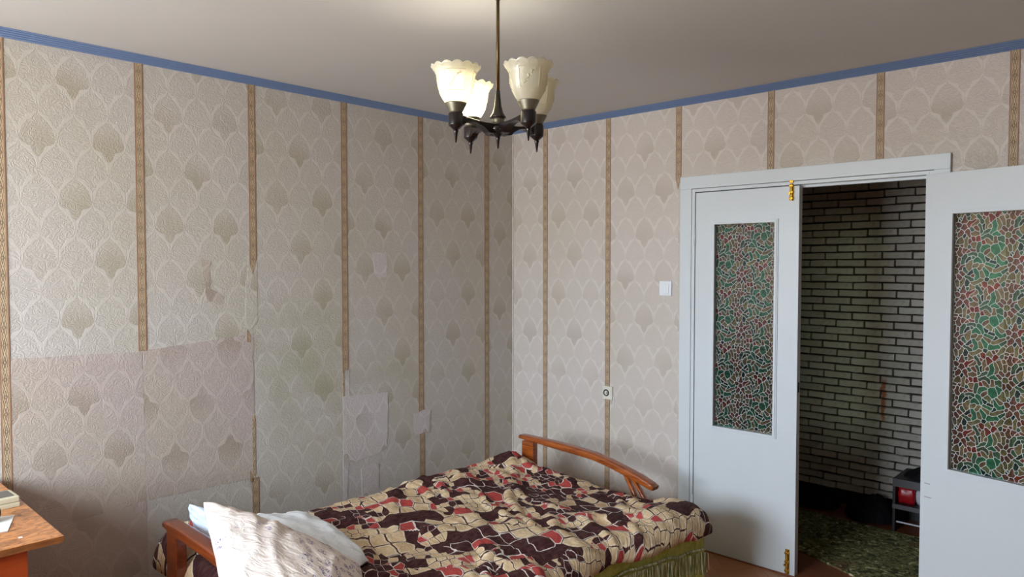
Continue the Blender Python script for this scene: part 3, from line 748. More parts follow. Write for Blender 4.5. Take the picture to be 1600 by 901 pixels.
# ------------------------------------------------------------------ door leaves
LW, LZ0, LZ1, LT = .5705, .008, 1.976, .040
GX0, GX1, GZ0, GZ1 = .113, .453, .703, 1.803      # glass opening, local
def leaf(name, loc, rz, label, fx, fz, hinge_side):
    d = empty(name, loc, rz); tag(d, label, kind='structure')
    a, b, c, e = GX0-.004, GX1+.004, GZ0-.004, GZ1+.004
    box('stile', 0, a, 0, LT, LZ0, LZ1, M['door'], d, .0015); box('stile', b, LW, 0, LT, LZ0, LZ1, M['door'], d, .0015)
    box('rail', a-.001, b+.001, .0002, LT-.0002, e, LZ1-.0004, M['door'], d); box('lower_panel', a-.001, b+.001, .0002, LT-.0002, LZ0+.0004, c, M['door'], d)
    fb = bmesh.new()
    for (q0, q1, h_) in ((-.014, .0, .006), (-.008, .004, .010)):     # stepped moulding on both faces
        for y0_, y1_ in ((-h_, .004), (LT-.004, LT+h_)):
            X0, X1, Z0, Z1 = GX0+q0, GX1-q0, GZ0+q0, GZ1-q0; wd = q1-q0
            bmbox(fb, X0, X0+wd, y0_, y1_, Z0, Z1, .001); bmbox(fb, X1-wd, X1, y0_, y1_, Z0, Z1, .001)
            bmbox(fb, X0+wd*.98, X1-wd*.98, y0_, y1_, Z0, Z0+wd, .001); bmbox(fb, X0+wd*.98, X1-wd*.98, y0_, y1_, Z1-wd, Z1, .001)
    link('glazing_bead', fin(fb, 'glazing_bead'), M['door'], d)
    pane = box('glass_pane', GX0-.003, GX1+.003, .0190, .0215, GZ0-.003, GZ1+.003, M['clearglass'], d)
    pane['label'] = 'pane covered with stained-glass film of flowers and swirls'
    film(pane, GX0+.003, GX1-.003, GZ0+.003, GZ1-.003, fx, fz, .0190)
    return d
d1 = leaf('door_1', (1.3935, -.010, 0), 0, 'closed left leaf of the white double door with dark stained glass', .0665+.0, 1.675, 0)
d2a = R(-13); nrm = Vector((math.sin(d2a), -math.cos(d2a), 0))
hp = Vector((2.548, -.027, 0))+nrm*LT
d2 = leaf('door_2', tuple(hp), d2a, 'open right leaf of the white double door with colourful stained glass', .152, 1.740, 0)
# brass bolts of the closed leaf
def bolt(zc, L, up):
    bm = bmesh.new(); x = .5335
    bmbox(bm, x-.011, x+.011, -.0025, .0, zc-L/2, zc+L/2, .001)
    r = bmesh.ops.create_cone(bm, cap_ends=True, segments=14, radius1=.0075, radius2=.0075, depth=L*.98, matrix=Matrix.Translation((x, -.008, zc)))
    for k in (-.36, .0, .36): bmbox(bm, x-.010, x+.010, -.0165, -.001, zc+k*L-.005, zc+k*L+.005, .0015)
    bmesh.ops.create_cone(bm, cap_ends=True, segments=10, radius1=.004, radius2=.006, depth=.014, matrix=Matrix.Translation((x-.004, -.020, zc-.1*L)) @ Matrix.Rotation(R(90), 4, 'X'))
    o = link('bolt', fin(bm, 'bolt'), M['brass'], d1); o['label'] = 'brass barrel bolt'
bolt(1.945, .085, 1); bolt(.075, .125, 0)
box('bolt_keeper', .524, .543, -.012, -.0, 1.9905, 2.004, M['brass'], d1, .001)
lp_ = box('latch_plate', LW-.0002, LW+.0012, .010, .030, .94, .99, M['black_hole'], d1)
for zc in (1.735, .26):
    h = lathe('hinge', [(.0055, -.045), (.0055, .045)], M['door'], d1, (-.003, -.006, zc), 12)
for zc in (1.735, .26):
    h = lathe('hinge', [(.0055, -.045), (.0055, .045)], M['door'], d2, (-.004, LT-.004, zc), 12)
# small dark scar on the open leaf
for zc, L_ in ((.62, .024), (.56, .03)):
    box('scratch_mark', .018, .018+L_, -.0006, .0004, zc, zc+.003, M['dooredge'], d2)

# ------------------------------------------------------------------ switch and socket
sw = empty('light_switch', (1.205, -.0015, 1.447)); tag(sw, 'white square light switch on the wallpaper left of the door', 'light switch')
box('plate', -.039, .039, -.010, 0, -.042, .042, M['switch'], sw, .003)
box('rocker', -.012, .022, -.0145, -.009, -.030, .026, M['switch'], sw, .003)
so = empty('power_socket', (.807, -.0015, .800)); tag(so, 'ivory wall socket set over the brown border strip right of the bed', 'socket')
box('plate', -.035, .035, -.014, 0, -.040, .040, M['socket'], so, .003)
ri = lathe('socket_ring', [(.013, 0), (.021, 0), (.021, .002), (.013, .002), (.013, 0)], M['darkslot'], so, (-.008, -.0135, .0), 28); ri.rotation_euler = (R(90), 0, 0)
in_ = lathe('socket_core', [(.0, .0015), (.0165, .0015), (.0165, 0), (0, 0)], M['socket'], so, (-.006, -.0140, .0), 24); in_.rotation_euler = (R(90), 0, 0)
boxes('pin_hole', [(-.006, -.001, -.017, -.0145, -.003, .003), (.003, .008, -.017, -.0145, -.003, .003)], M['darkslot'], so)
cb = boxes('cable', [(.0375, .0415, -.005, 0, -.075, -.01)], M['switch'], so)

# ------------------------------------------------------------------ chandelier
CH = Vector((1.753, -1.937, 0))
ch = empty('chandelier', (CH.x, CH.y, 2.5)); tag(ch, 'four-armed chandelier with frosted glass bell shades and dark brown arms', 'chandelier')
zl = lambda z: z-2.5
lathe('canopy', [(.0, 0), (.045, 0), (.045, -.012), (.030, -.045), (.012, -.062), (.009, -.068), (0, -.068)][::-1], M['pewter'], ch, (0,0,0))
lathe('rod', [(.0055, zl(2.135)), (.0055, zl(2.44))], M['rod'], ch, (0,0,0), 14)
HZ = 2.042
lathe('trumpet', [(.0, zl(HZ+.013)), (.0265, zl(HZ+.013)), (.0255, zl(HZ+.018)), (.018, zl(HZ+.030)), (.012, zl(HZ+.052)), (.0085, zl(HZ+.080)), (.007, zl(HZ+.100)), (.0, zl(HZ+.100))], M['umber'], ch, (0,0,0), 28)
lathe('collar', [(0, zl(HZ-.016)), (.0185, zl(HZ-.016)), (.0200, zl(HZ+.005)), (.0215, zl(HZ+.013)), (.0, zl(HZ+.013))], M['pewter'], ch, (0,0,0), 28)
lathe('hub', [(0, zl(HZ-.048)), (.010, zl(HZ-.046)), (.017, zl(HZ-.038)), (.030, zl(HZ-.030)), (.034, zl(HZ-.024)), (.030, zl(HZ-.016)), (0, zl(HZ-.016))], M['umber'], ch, (0,0,0), 28)
lathe('finial', [(0, zl(HZ-.085)), (.0025, zl(HZ-.083)), (.006, zl(HZ-.055)), (.0075, zl(HZ-.052)), (.006, zl(HZ-.046)), (0, zl(HZ-.046))], M['umber'], ch, (0,0,0), 16)
rt = Vector((math.cos(R(43.23)), math.sin(R(43.23)), 0)); fw = Vector((-math.sin(R(43.23)), math.cos(R(43.23)), 0))
rt = Vector((.7286, .6849, 0)); fw = Vector((-.6849, .7286, 0))
def arm_angle(sx_, dx_): v = rt*sx_+fw*dx_; return math.atan2(v.y, v.x)
a0 = arm_angle(-.133, -.090)+R(2.5)
angs = [a0, a0+R(90), a0+R(180), a0+R(270)]
AR = .160
def shade_prof():
    return [(.0290, .000), (.0340, .005), (.0420, .016), (.0500, .030), (.0550, .046), (.0575, .061), (.0585, .075), (.0605, .086), (.0640, .0955), (.0690, .1035), (.0730, .1085), (.0755, .1125)]
def shade_mod(r, z, a, i):
    f = i/11.
    sq = 1+.035*math.cos(4*a)*math.sin(math.pi*min(1, f*1.2))
    zz = z+(max(0, f-.80)/.20)*(.0038*abs(math.sin(7*a*1.))*2-.003)
    return r*sq*(1+(max(0, f-.85)/.15)*.03*abs(math.sin(7*a))), zz
for k, a in enumerate(angs):
    # arm: tapering arched blade
    arm = bmesh.new(); N_ = 14; rings = []
    for i in range(N_+1):
        t_ = i/N_; x = .016+t_*(AR-.016-.012)
        top = HZ-.006+.014*t_-.004*math.sin(math.pi*t_); bot = HZ-.036+.012*t_+.016*math.sin(math.pi*min(1, max(0, t_-.22)/.78))-.006*math.sin(math.pi*min(1, t_/.3))
        w = .016*(1-t_*.3)
        if t_ > .9: bot = HZ-.026
        rings.append([arm.verts.new((x, s_*w, z_-2.5)) for s_, z_ in ((-1, bot), (1, bot), (1, top-.004), (.5, top), (-.5, top), (-1, top-.004))])
    for i in range(N_):
        for j in range(6): arm.faces.new((rings[i][j], rings[i][(j+1) % 6], rings[i+1][(j+1) % 6], rings[i+1][j]))
    arm.faces.new(rings[0][::-1]); arm.faces.new(rings[-1]); bmesh.ops.recalc_face_normals(arm, faces=arm.faces)
    ao = link('arm', fin(arm, 'arm'), M['umber'], ch, (0,0,0), (0,0,a))
    px, py = AR*math.cos(a), AR*math.sin(a)
    hz = HZ-2.5
    lathe('lamp_holder', [(0, hz-.042), (.009, hz-.041), (.0215, hz-.030), (.0235, hz-.027), (.0235, hz-.026), (.0238, hz+.007), (.0230, hz+.008), (.0, hz+.008)], M['umber'], ch, (px, py, 0), 24)
    lathe('drop_finial', [(0, hz-.082), (.002, hz-.080), (.0065, hz-.050), (.0085, hz-.046), (.0065, hz-.041), (0, hz-.040)], M['umber'], ch, (px, py, 0), 14)
    lathe('metal_cup', [(0, hz+.010), (.0205, hz+.010), (.0215, hz+.014), (.0330, hz+.036), (.0340, hz+.040), (.0300, hz+.0405), (.0, hz+.030)], M['pewter'], ch, (px, py, 0), 28)
    sp = shade_prof(); ZS = hz+.036
    sh = lathe('glass_shade', [(r, z+ZS) for r, z in sp], M['shade'], ch, (px, py, 0), 84, mod=lambda r, z, a_, i: (lambda q: (q[0], q[1]))(shade_mod(r, z, a_, i)))
    sm = sh.modifiers.new('s', 'SOLIDIFY'); sm.thickness = .0022
    # moulded frames on four sides of the shade
    fr_b = bmesh.new()
    def on(rr_t, aa):      # point on shade at height param
        i = rr_t*11.; i0 = min(10, int(i)); f_ = i-i0
        r = sp[i0][0]*(1-f_)+sp[i0+1][0]*f_; z = sp[i0][1]*(1-f_)+sp[i0+1][1]*f_
        r *= 1+.035*math.cos(4*aa)*math.sin(math.pi*min(1, rr_t*1.2)); return Vector(((r+.0012)*math.cos(aa), (r+.0012)*math.sin(aa), z+ZS))
    def strip(path, w=.0010):
        prev = None
        for q in path:
            n_ = Vector((q.x, q.y, 0)).normalized(); tv = Vector((-n_.y, n_.x, 0))
            ring = [fr_b.verts.new(q+tv*w), fr_b.verts.new(q+n_*w+Vector((0,0,w))), fr_b.verts.new(q-tv*w), fr_b.verts.new(q-n_*w-Vector((0,0,w)))]
            if prev:
                for j in range(4): fr_b.faces.new((prev[j], prev[(j+1) % 4], ring[(j+1) % 4], ring[j]))
            prev = ring
    for s_ in range(4):
        ac = R(45)+s_*R(90)-a*0
        strip([on(.30+.42*t_/8, ac-.52) for t_ in range(9)]); strip([on(.30+.42*t_/8, ac+.52) for t_ in range(9)])
        strip([on(.72, ac-.52+1.04*t_/8) for t_ in range(9)]); strip([on(.30, ac-.52+1.04*t_/8) for t_ in range(9)])
        strip([on(.36+.30*t_/12, ac-.30+.60*t_/12+.05*math.sin(t_*1.9)) for t_ in range(13)], .0014)
        for t_ in range(1, 12, 2):
            p0 = (.36+.30*t_/12, ac-.30+.60*t_/12); sg = 1 if t_ % 4 == 1 else -1
            strip([on(p0[0]+.03*u_*sg, p0[1]-.07*u_*sg) for u_ in (0, .5, 1)], .0016)
    link('shade_relief', fin(fr_b, 'shade_relief'), M['shade'], sh)
    lit = k in (0, 3)
    bu = lathe('bulb', [(0, .088+ZS), (.012, .086+ZS), (.0215, .076+ZS), (.025, .062+ZS), (.022, .046+ZS), (.014, .028+ZS), (.012, .006+ZS), (0, .004+ZS)][::-1], (M['bulb_on'] if k == 0 else M['bulb_on2']) if lit else M['bulb_off'], ch, (px, py, 0), 20)
    bu['label'] = 'lit warm bulb' if lit else 'unlit bulb'

# ------------------------------------------------------------------ sofa bed, covers, pillows
sb = empty('sofa_bed', (1.05, -1.5, 0)); tag(sb, 'unfolded sofa bed with curved orange wooden arms along the left wall', 'sofa bed')
def rel(o): 
    o.matrix_parent_inverse = Matrix.Translation((-1.05, 1.5, 0)); return o
rel(box('mattress', .37, 1.64, -2.44, -.575, .12, .315, M['ticking'], sb, .03))
rel(box('base_frame', .40, 1.58, -2.40, -.60, .02, .12, M['redwood'], sb, .005))
def armset(yc, mat, near=False, dz=0.):
    pth = [(.512, .5665), (.56, .564), (.66, .562), (.777, .5585), (.90, .553), (1.048, .5435), (1.16, .5245), (1.257, .5000), (1.34, .4790), (1.41, .4560), (1.433, .4480)]
    pth = [(x, z+dz) for x, z in pth]
    hs = [.024, .036] + [.044]*6 + [.040, .036, .022]
    if not near:
        hs = [.020, .030, .032] + [.040]*6 + [.036, .022]
    o = rel(sweep('arm_rest', pth, .058, hs, mat, sb, 6)); o.location = (0, yc, 0)
    z1 = .545+dz
    o = rel(box('post', .530, .618, yc-.021, yc+.021, 0, z1, mat, sb, .004))
    for (xa, xb, w_) in ((1.252, 1.325, .022), (1.290, 1.385, .018)):
        o = rel(sweep('strut', [(xa, .485+dz), (xb, .36), (xb+.06, .18), (xb+.075, .0)], .030, w_, mat, sb, 3)); o.location = (0, yc, 0)
armset(-.465, M['pinewood'])
armset(-2.50, M['redwood'], True, .012)

# green bedspread
def sheet_grid(name, fn, nu, nv, mat, parent=None):
    U, V = np.meshgrid(np.linspace(0, 1, nu), np.linspace(0, 1, nv), indexing='ij')
    x, y, z, uu, vv = fn(U, V); return grid_mesh(name, np.stack([x, y, z], -1), mat, parent, np.stack([uu, vv], -1))
YA, YB = -.548, -2.475
def xfront(y):
    t_ = (YA-y); return 1.745-.095*np.clip(t_/.60, 0, 1)**.8-.0*t_
def ztop(y): return .322+.030*np.clip((YA-y)/.5, 0, 1)
bs = empty('bedspread', (1.05, -1.5, 0)); tag(bs, 'olive green velvet bedspread with long fringe hanging off the bed front', 'bedspread')
def f_spread(U, V):
    # V: 0 wall side top -> .45 front edge -> 1 floor ; U along Y
    y = YA+(YB-YA)*U; xf = xfront(y); zt = ztop(y)
    top = V < .5; v1 = np.clip(V/.5, 0, 1); v2 = np.clip((V-.5)/.5, 0, 1)
    x = np.where(top, .40+(xf-.03-.40)*v1, xf-.03+.030*np.sin(np.clip(v2*8, 0, 1)*math.pi/2)+.014*fbm(U*14, V*2)*v2+.018*v2)
    z = np.where(top, zt, zt-.030*(1-np.cos(np.clip(v2*8, 0, 1)*math.pi/2))-(zt-.035-.02)*np.clip((v2-.125)/.875, 0, 1))
    crn = np.clip(1-(YA-y)/.05, 0, 1); z = z-.02*crn**2*top; 
    return x, y, z, y, x+z
o = sheet_grid('velvet_cover', f_spread, 150, 60, M['velvet'], bs); o.matrix_parent_inverse = Matrix.Translation((-1.05, 1.5, 0)); m_ = o.modifiers.new('s', 'SOLIDIFY'); m_.thickness = .004; m_.offset = 1
def f_end(U, V):      # far end drop
    x = .60+(xfront(np.array(YA))-.0-.60)*U; zt = .320
    y = YA+.010*np.sin(np.clip(V*8, 0, 1)*math.pi/2)+.006*fbm(U*8, V*2)
    return x, y, zt-.30*V, x, y+V*.3
o = sheet_grid('end_drop', f_end, 40, 20, M['velvet'], bs); o.matrix_parent_inverse = Matrix.Translation((-1.05, 1.5, 0)); m_ = o.modifiers.new('s', 'SOLIDIFY'); m_.thickness = .004; m_.offset = 1
# fringe: braid and threads
bm = bmesh.new(); r = random.Random(2); prev = None
nb_ = 120
for i in range(nb_+1):
    y = YA-.004+(YB-YA)*i/nb_; x = float(xfront(y))+.014+.004*math.sin(i*.7); z = float(ztop(y))-.075+.004*math.sin(i*.45)
    ring = [bm.verts.new((x, y, z+.006)), bm.verts.new((x+.007, y, z)), bm.verts.new((x, y, z-.006))]
    if prev:
        for j in range(2): bm.faces.new((prev[j], prev[j+1], ring[j+1], ring[j]))
    prev = ring
o = link('fringe_braid', fin(bm, 'fringe_braid', True), M['fringe'], bs); o.matrix_parent_inverse = Matrix.Translation((-1.05, 1.5, 0))
bm = bmesh.new(); nth = 420
for i in range(nth):
    y = YA-.006+(YB-YA)*(i+r.random())/nth; x = float(xfront(y))+.024+r.uniform(-.002, .010); z = float(ztop(y))-.080
    L = r.uniform(.085, .105); w = r.uniform(.0012, .0032); dy = r.uniform(-.010, .010); dx = r.uniform(-.003, .008)
    pr = None
    for s_ in range(4):
        t_ = s_/3; p_ = Vector((x+dx*t_*t_, y+dy*t_+.002*math.sin(t_*5+i), z-L*t_))
        ring = [bm.verts.new(p_+Vector((0, -w, 0))), bm.verts.new(p_+Vector((w, 0, 0))), bm.verts.new(p_+Vector((0, w, 0)))]
        if pr:
            for j in range(2): bm.faces.new((pr[j], pr[j+1], ring[j+1], ring[j]))
        pr = ring
o = link('fringe', fin(bm, 'fringe', True), M['fringe'], bs); o['kind'] = 'stuff'; o.matrix_parent_inverse = Matrix.Translation((-1.05, 1.5, 0))

# duvet
def duvet():
    nu, nv = 300, 230
    def bias(n):
        t_ = np.linspace(0, 1, n); return t_ - .095*np.sin(2*math.pi*t_)
    a, b = np.meshgrid(bias(nu), bias(nv), indexing='ij')      # a along Y, b along X
    y0, y1 = -.500, -2.478
    y = y0+(y1-y0)*a
    xw = .385-.150*np.clip((a-.80)/.14, 0, 1)+.02*fbm(a*7, a*0+3)                  # wall side edge
    xf = 1.790-.125*np.clip(a/.36, 0, 1)**1.1+.020*fbm(a*9, a*0+1)-.0*a
    x = xw+(xf-xw)*b
    # round the outline corners
    L, Wd = abs(y1-y0), 1.40
    rc = .11
    u = (a-.5)*L; v = (b-.5)*Wd
    hx, hy = L/2, Wd/2
    cu = np.clip(np.abs(u)-(hx-rc), 0, None); cv = np.clip(np.abs(v)-(hy-rc), 0, None)
    m = np.maximum(cu, cv); rr = np.hypot(cu, cv); k = np.where(rr > 1e-6, m/np.maximum(rr, 1e-6), 1.)
    du = np.sign(u)*(cu*k-cu); dv = np.sign(v)*(cv*k-cv)
    y = y-du*1.; x = x+dv
    d = np.minimum(np.minimum(hx-np.abs(u), hy-np.abs(v)), rc-np.where((cu > 0) & (cv > 0), m, 0)+0*u)
    d = np.minimum(hx-np.abs(u), hy-np.abs(v)); d = np.where((cu > 0) & (cv > 0), rc-m, d)
    re_ = .070
    prof = np.sqrt(np.clip(1-(1-np.clip(d/re_, 0, 1))**2, 0, 1))
    under = .0
    # top height
    zt = .395+.012*fbm(x*2.3, y*2.3)
    zt = zt+.055*gauss(x, y, .55, -.60, .16, .16)          # heap by the post
    zt = zt+.030*gauss(x, y, .60, -1.0, .25, .35)+.085*gauss(x, y, .42, -2.40, .16, .16)+.02*gauss(x, y, .8, -2.3, .4, .25)+.02*gauss(x, y, .55, -1.7, .3, .5)
    zt = zt-.020*gauss(x, y, 1.0, -.75, .30, .16)-.012*gauss(x, y, 1.35, -.62, .2, .12)
    zt = zt+.018*gauss(x, y, 1.62, -.72, .14, .16)+.022*gauss(x, y, 1.68, -.58, .14, .10)
    # wrinkles: ridged noise in warped directions
    wx = x+.10*fbm(x*3, y*3+5); wy = y+.10*fbm(x*3+9, y*3)
    q = wx*.5+wy*.86; p_ = wx*.86-wy*.5
    rid = 1-np.abs(2*vnoise(q*9., p_*2.6+3))*2; rid2 = 1-np.abs(2*vnoise(p_*10+4, q*3.2))*2
    zt = zt+.016*np.clip(rid, 0, 1)**2+.013*np.clip(rid2, 0, 1)**2+.006*fbm(x*16, y*16, 2)
    puff = .006*np.abs(np.sin(x*math.pi/.19))*np.abs(np.sin(y*math.pi/.19))
    zt = zt+puff
    zb = .348+.018*fbm(a*14, b*11)*(d < .04)
    front = np.clip((b-.9)/.1, 0, 1)
    zb = zb-.012*front
    z = zb+(zt-zb)*prof
    # push mid-thickness rim outward, tuck the lip under
    lip = np.clip(1-d/.012, 0, 1)
    uu = y*1.0; vv = x+.9*(1-prof)*.05*np.sign(v)
    P = np.stack([x, y, z], -1)
    o = grid_mesh('duvet', P, M['duvet'], None, np.stack([vv, uu+.9*(1-prof)*.05*np.sign(-u)], -1))
    # skirt: a tucked-under lip makes the sheet a closed thick thing
    return o
dv = duvet(); tag(dv, 'thick duvet with brown, cream and red cobble print spread over the bed', 'duvet')
md = dv.modifiers.new('s', 'SOLIDIFY'); md.thickness = .022; md.offset = -1

def pillow(name, c, Tu, Td, mat, label, seed, n=70, wr=.012, sag=0., uvs=.7, ridge=None, cat='pillow', crn_=.22):
    P1, P2, P4, P3 = [np.array(q, float) for q in c]     # far-left, far-right, near-right, near-left
    def surf(sgn, Tk):
        t_ = np.linspace(0, 1, n); t_ = .5-.5*np.cos(math.pi*t_)*.97-.0; t_ = (t_-t_[0])/(t_[-1]-t_[0])
        U, V = np.meshgrid(t_, t_, indexing='ij')
        # pinch the sides in
        au, av = 2*U-1, 2*V-1
        pu = .5+.5*au*np.sqrt(1-crn_*av**2)*(1-.05*np.cos(math.pi*av/2)**2); pv = .5+.5*av*np.sqrt(1-crn_*au**2)*(1-.05*np.cos(math.pi*au/2)**2)
        A = (1-pu)[..., None]*((1-pv)[..., None]*P1+pv[..., None]*P3)+pu[..., None]*((1-pv)[..., None]*P2+pv[..., None]*P4)
        e = np.clip((1-np.abs(2*U-1)**2.4)*(1-np.abs(2*V-1)**2.4), 0, 1)**.5
        nrm_ = np.cross(P2-P1, P3-P1); nrm_ = -nrm_/np.linalg.norm(nrm_)
        if nrm_[2] < 0: nrm_ = -nrm_
        w = wr*(np.clip(1-np.abs(2*vnoise(U*5+seed+1.5*fbm(U*2, V*2), V*2.2+seed))*2, 0, 1)**2+.8*fbm(U*6+seed, V*6))*np.clip(e*1.3, 0, 1)
        ed = wr*1.6*np.sin((U-V)*34+seed)*np.exp(-((e-.25)/.22)**2)*.35
        h = e*Tk+(w+ed if sgn > 0 else w*.3)*1.
        if ridge is not None and sgn > 0: h = h+ridge(U, V)
        P = A+nrm_[None, None]*(sgn*h)[..., None]
        P[..., 2] -= sag*np.sin(math.pi*U)*0
        return P, np.stack([U*uvs, V*uvs], -1)
    Pt, uv = surf(1, Tu); Pb, _ = surf(-1, Td)
    m = n; vs = Pt.reshape(-1, 3).tolist()+Pb.reshape(-1, 3).tolist(); off = m*m; fs = []
    for i in range(m-1):
        for j in range(m-1):
            a, b, c_, d = i*m+j, i*m+j+1, (i+1)*m+j+1, (i+1)*m+j; fs.append((a, d, c_, b)); fs.append((off+a, off+b, off+c_, off+d))
    me = bpy.data.meshes.new(name); me.from_pydata(vs, [], fs); l = me.uv_layers.new(name='UVMap')
    U2 = np.vstack([uv.reshape(-1, 2)]*2); idx = np.empty(len(me.loops), dtype=np.int32); me.loops.foreach_get('vertex_index', idx)
    l.data.foreach_set('uv', U2[idx].astype(np.float32).ravel())
    bm = bmesh.new(); bm.from_mesh(me); bmesh.ops.remove_doubles(bm, verts=bm.verts, dist=.0004); bmesh.ops.recalc_face_normals(bm, faces=bm.faces); bm.to_mesh(me); bm.free()
    for p_ in me.polygons: p_.use_smooth = True
    return tag(link(name, me, mat), label, cat, 'pillows heaped on the near end of the bed')
pillow('pillow', [(.36, -2.22, .49), (.58, -1.90, .47), (1.17, -1.99, .455), (1.20, -2.45, .47)], .056, .03, M['pillow_white'], 'flat white pillow lying on the duvet beyond the cream one', 3, wr=.016)
pillow('pillow', [(.440, -2.425, .640), (1.05, -2.22, .56), (1.30, -2.40, .455), (.66, -2.435, .455)], .03, .03, M['pillow_blue'], 'pale blue-white pillow showing beneath the lavender print pillow', 5, wr=.008)
pillow('pillow', [(.575, -2.415, .672), (1.25, -2.11, .505), (1.85, -2.50, .47), (1.42, -2.70, .56)], .085, .03, M['pillow_cream'], 'large cream pillow with purple lavender sprigs leaning over the near armrest', 8, wr=.007, crn_=.12, ridge=lambda U, V: .008*np.sin(U*40+V*9+5*fbm(U*4, V*4))*np.exp(-((V-.16)/.15)**2)*np.exp(-((U-.42)/.25)**2)+.0035*fbm(U*14+V*6,V*9))

# ------------------------------------------------------------------ desk and things on it
dk = empty('desk', (.55, -3.5, 0)); tag(dk, 'desk with burl veneer top and orange front at the left edge', 'desk')
def relk(o): o.matrix_parent_inverse = Matrix.Translation((-.55, 3.5, 0)); return o
relk(box('desk_top', .02, .883, -4.30, -2.962, .7295, .75, M['burl'], dk, .001))
relk(boxes('top_edging', [(.883, .8845, -4.30, -2.962, .730, .7495), (.02, .8845, -2.962, -2.9605, .730, .7495)], M['deskedge'], dk))
relk(box('side_panel', .06, .84, -3.068, -3.050, 0, .7295, M['deskfront'], dk)); relk(box('side_panel', .06, .84, -4.26, -4.242, 0, .7295, M['deskfront'], dk))
relk(box('drawer_front', .840, .856, -3.60, -3.050, .02, .722, M['deskfront'], dk, .002)); relk(box('back_panel', .05, .06, -4.26, -3.05, .1, .7295, M['deskfront'], dk))
# cream case
a_ = math.atan2(-3.033+2.984, .475-.47)
cc_ = empty('telephone_base', (.41, -3.035, .75), R(2)); tag(cc_, 'cream plastic telephone base with grey inlay on the desk corner', 'telephone')
box('lower_shell', -.055, .058, -.09, .052, 0, .016, M['beige_case'], cc_, .003); box('upper_shell', -.055, .057, -.09, .051, .0168, .036, M['beige_case'], cc_, .004)
box('inlay', -.044, .040, -.08, .040, .0355, .0372, M['greykey'], cc_, .001); box('indicator', .0, .012, -.05, -.02, .0370, .0385, M['redplastic'], cc_)
pp = sheet_pts = None
bm = bmesh.new()
q = [(.56, -3.018), (.715, -3.070), (.70, -3.17), (.53, -3.12)]
top = [bm.verts.new((x, y, .7515+.0015*(i % 2))) for i, (x, y) in enumerate(q)]; bot = [bm.verts.new((x, y, .7503)) for x, y in q]
bm.faces.new(top); bm.faces.new(bot[::-1])
for i in range(4): bm.faces.new((top[i], bot[i], bot[(i+1) % 4], top[(i+1) % 4]))
bmesh.ops.recalc_face_normals(bm, faces=bm.faces)
tag(link('paper_sheet', fin(bm, 'paper_sheet'), M['paper']), 'white sheet of paper lying on the desk', 'paper')
bm = bmesh.new(); bmbox(bm, .80, .812, -3.062, -3.052, .7502, .7508); tag(link('paper_scrap', fin(bm, 'paper_scrap'), M['paper']), 'tiny white paper scrap near the desk front edge', 'paper')
rl = lathe('black_roll', [(0, -.010), (.030, -.010), (.032, -.006), (.032, .006), (.030, .010), (0, .010)], M['blackplastic'], None, (.590, -3.088, .7853), 28)
rl.rotation_euler = (R(90), 0, R(25)); tag(rl, 'black round roll standing on the desk paper', 'roll')
rl.location.z = .784

# ------------------------------------------------------------------ hallway
HY = 1.35
hf = box('floor_hallway', -.2, 5.2, T-.01, HY+.2, -.06, .0012, M['linoleum']); tag(hf, 'reddish brown hallway floor beyond the doorway', kind='structure')
hw = box('wall_hallway', -.2, 5.2, HY+.010, HY+.2, 0, H, M['mortar']); tag(hw, 'whitewashed brick wall of the dark hallway', kind='structure')
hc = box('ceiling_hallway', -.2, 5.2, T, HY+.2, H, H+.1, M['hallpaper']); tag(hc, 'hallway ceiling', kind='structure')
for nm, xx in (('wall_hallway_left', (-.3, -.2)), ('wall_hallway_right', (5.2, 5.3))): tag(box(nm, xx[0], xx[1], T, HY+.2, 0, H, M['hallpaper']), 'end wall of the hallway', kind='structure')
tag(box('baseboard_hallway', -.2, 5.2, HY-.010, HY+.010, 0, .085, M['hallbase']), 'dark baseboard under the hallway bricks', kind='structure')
BL, BH = .176, .0492
bvar = []
rb = random.Random(11)
for k in range(10):
    bm = bmesh.new(); w, h = BL-.008, BH-.008; nx = 5; g_ = []
    for j, zz in enumerate((-h/2, h/2)):
        for yy in (0, 1):
            row = []
            for i in range(nx):
                xx = -w/2+w*i/(nx-1)
                if yy: row.append((xx*.985+rb.uniform(-.0015, .0015), -.007-rb.uniform(0, .005), zz*.9+rb.uniform(-.002, .002)))
                else: row.append((xx, .010, zz+rb.uniform(-.001, .001)))
            g_.append([bm.verts.new(c_) for c_ in row])
    b0, b1, t0, t1 = g_
    for i in range(nx-1):
        bm.faces.new((b1[i], b1[i+1], t1[i+1], t1[i])); bm.faces.new((b0[i], b0[i+1], b1[i+1], b1[i])); bm.faces.new((t1[i], t1[i+1], t0[i+1], t0[i]))
    bm.faces.new((b0[0], b1[0], t1[0], t0[0])); bm.faces.new((b1[-1], b0[-1], t0[-1], t1[-1]))
    bmesh.ops.recalc_face_normals(bm, faces=bm.faces)
    me = fin(bm, 'brick'); me.materials.append(M['brick']); bvar.append(me)
cnt = 0; rest = bmesh.new()
for row in range(49):
    z = .090+BH*(row+.5)
    if z > H-.03: break
    off = (row % 2)*.5*BL+rb.uniform(-.012, .012)
    for i in range(-1, 31):
        x = off+i*BL+.02
        if x < -.1 or x > 5.1: continue
        jit = rb.uniform(-.002, .002); rz_ = rb.uniform(-.010, .010)
        if 1.30 < x < 2.36 and z < 2.12 and cnt < 290:
            link('brick', bvar[rb.randrange(10)], None, hw, (x, HY, z+jit), (0, rz_, 0)); cnt += 1
        else:
            src = bvar[rb.randrange(10)]; n0 = len(rest.verts)
            vs = [rest.verts.new((v.co.x+x, v.co.y+HY, v.co.z+z+jit)) for v in src.vertices]
            for p_ in src.polygons: rest.faces.new([vs[i_] for i_ in p_.vertices])
o = link('brick_field', fin(rest, 'brick_field'), M['brick'], hw); o['kind'] = 'stuff'
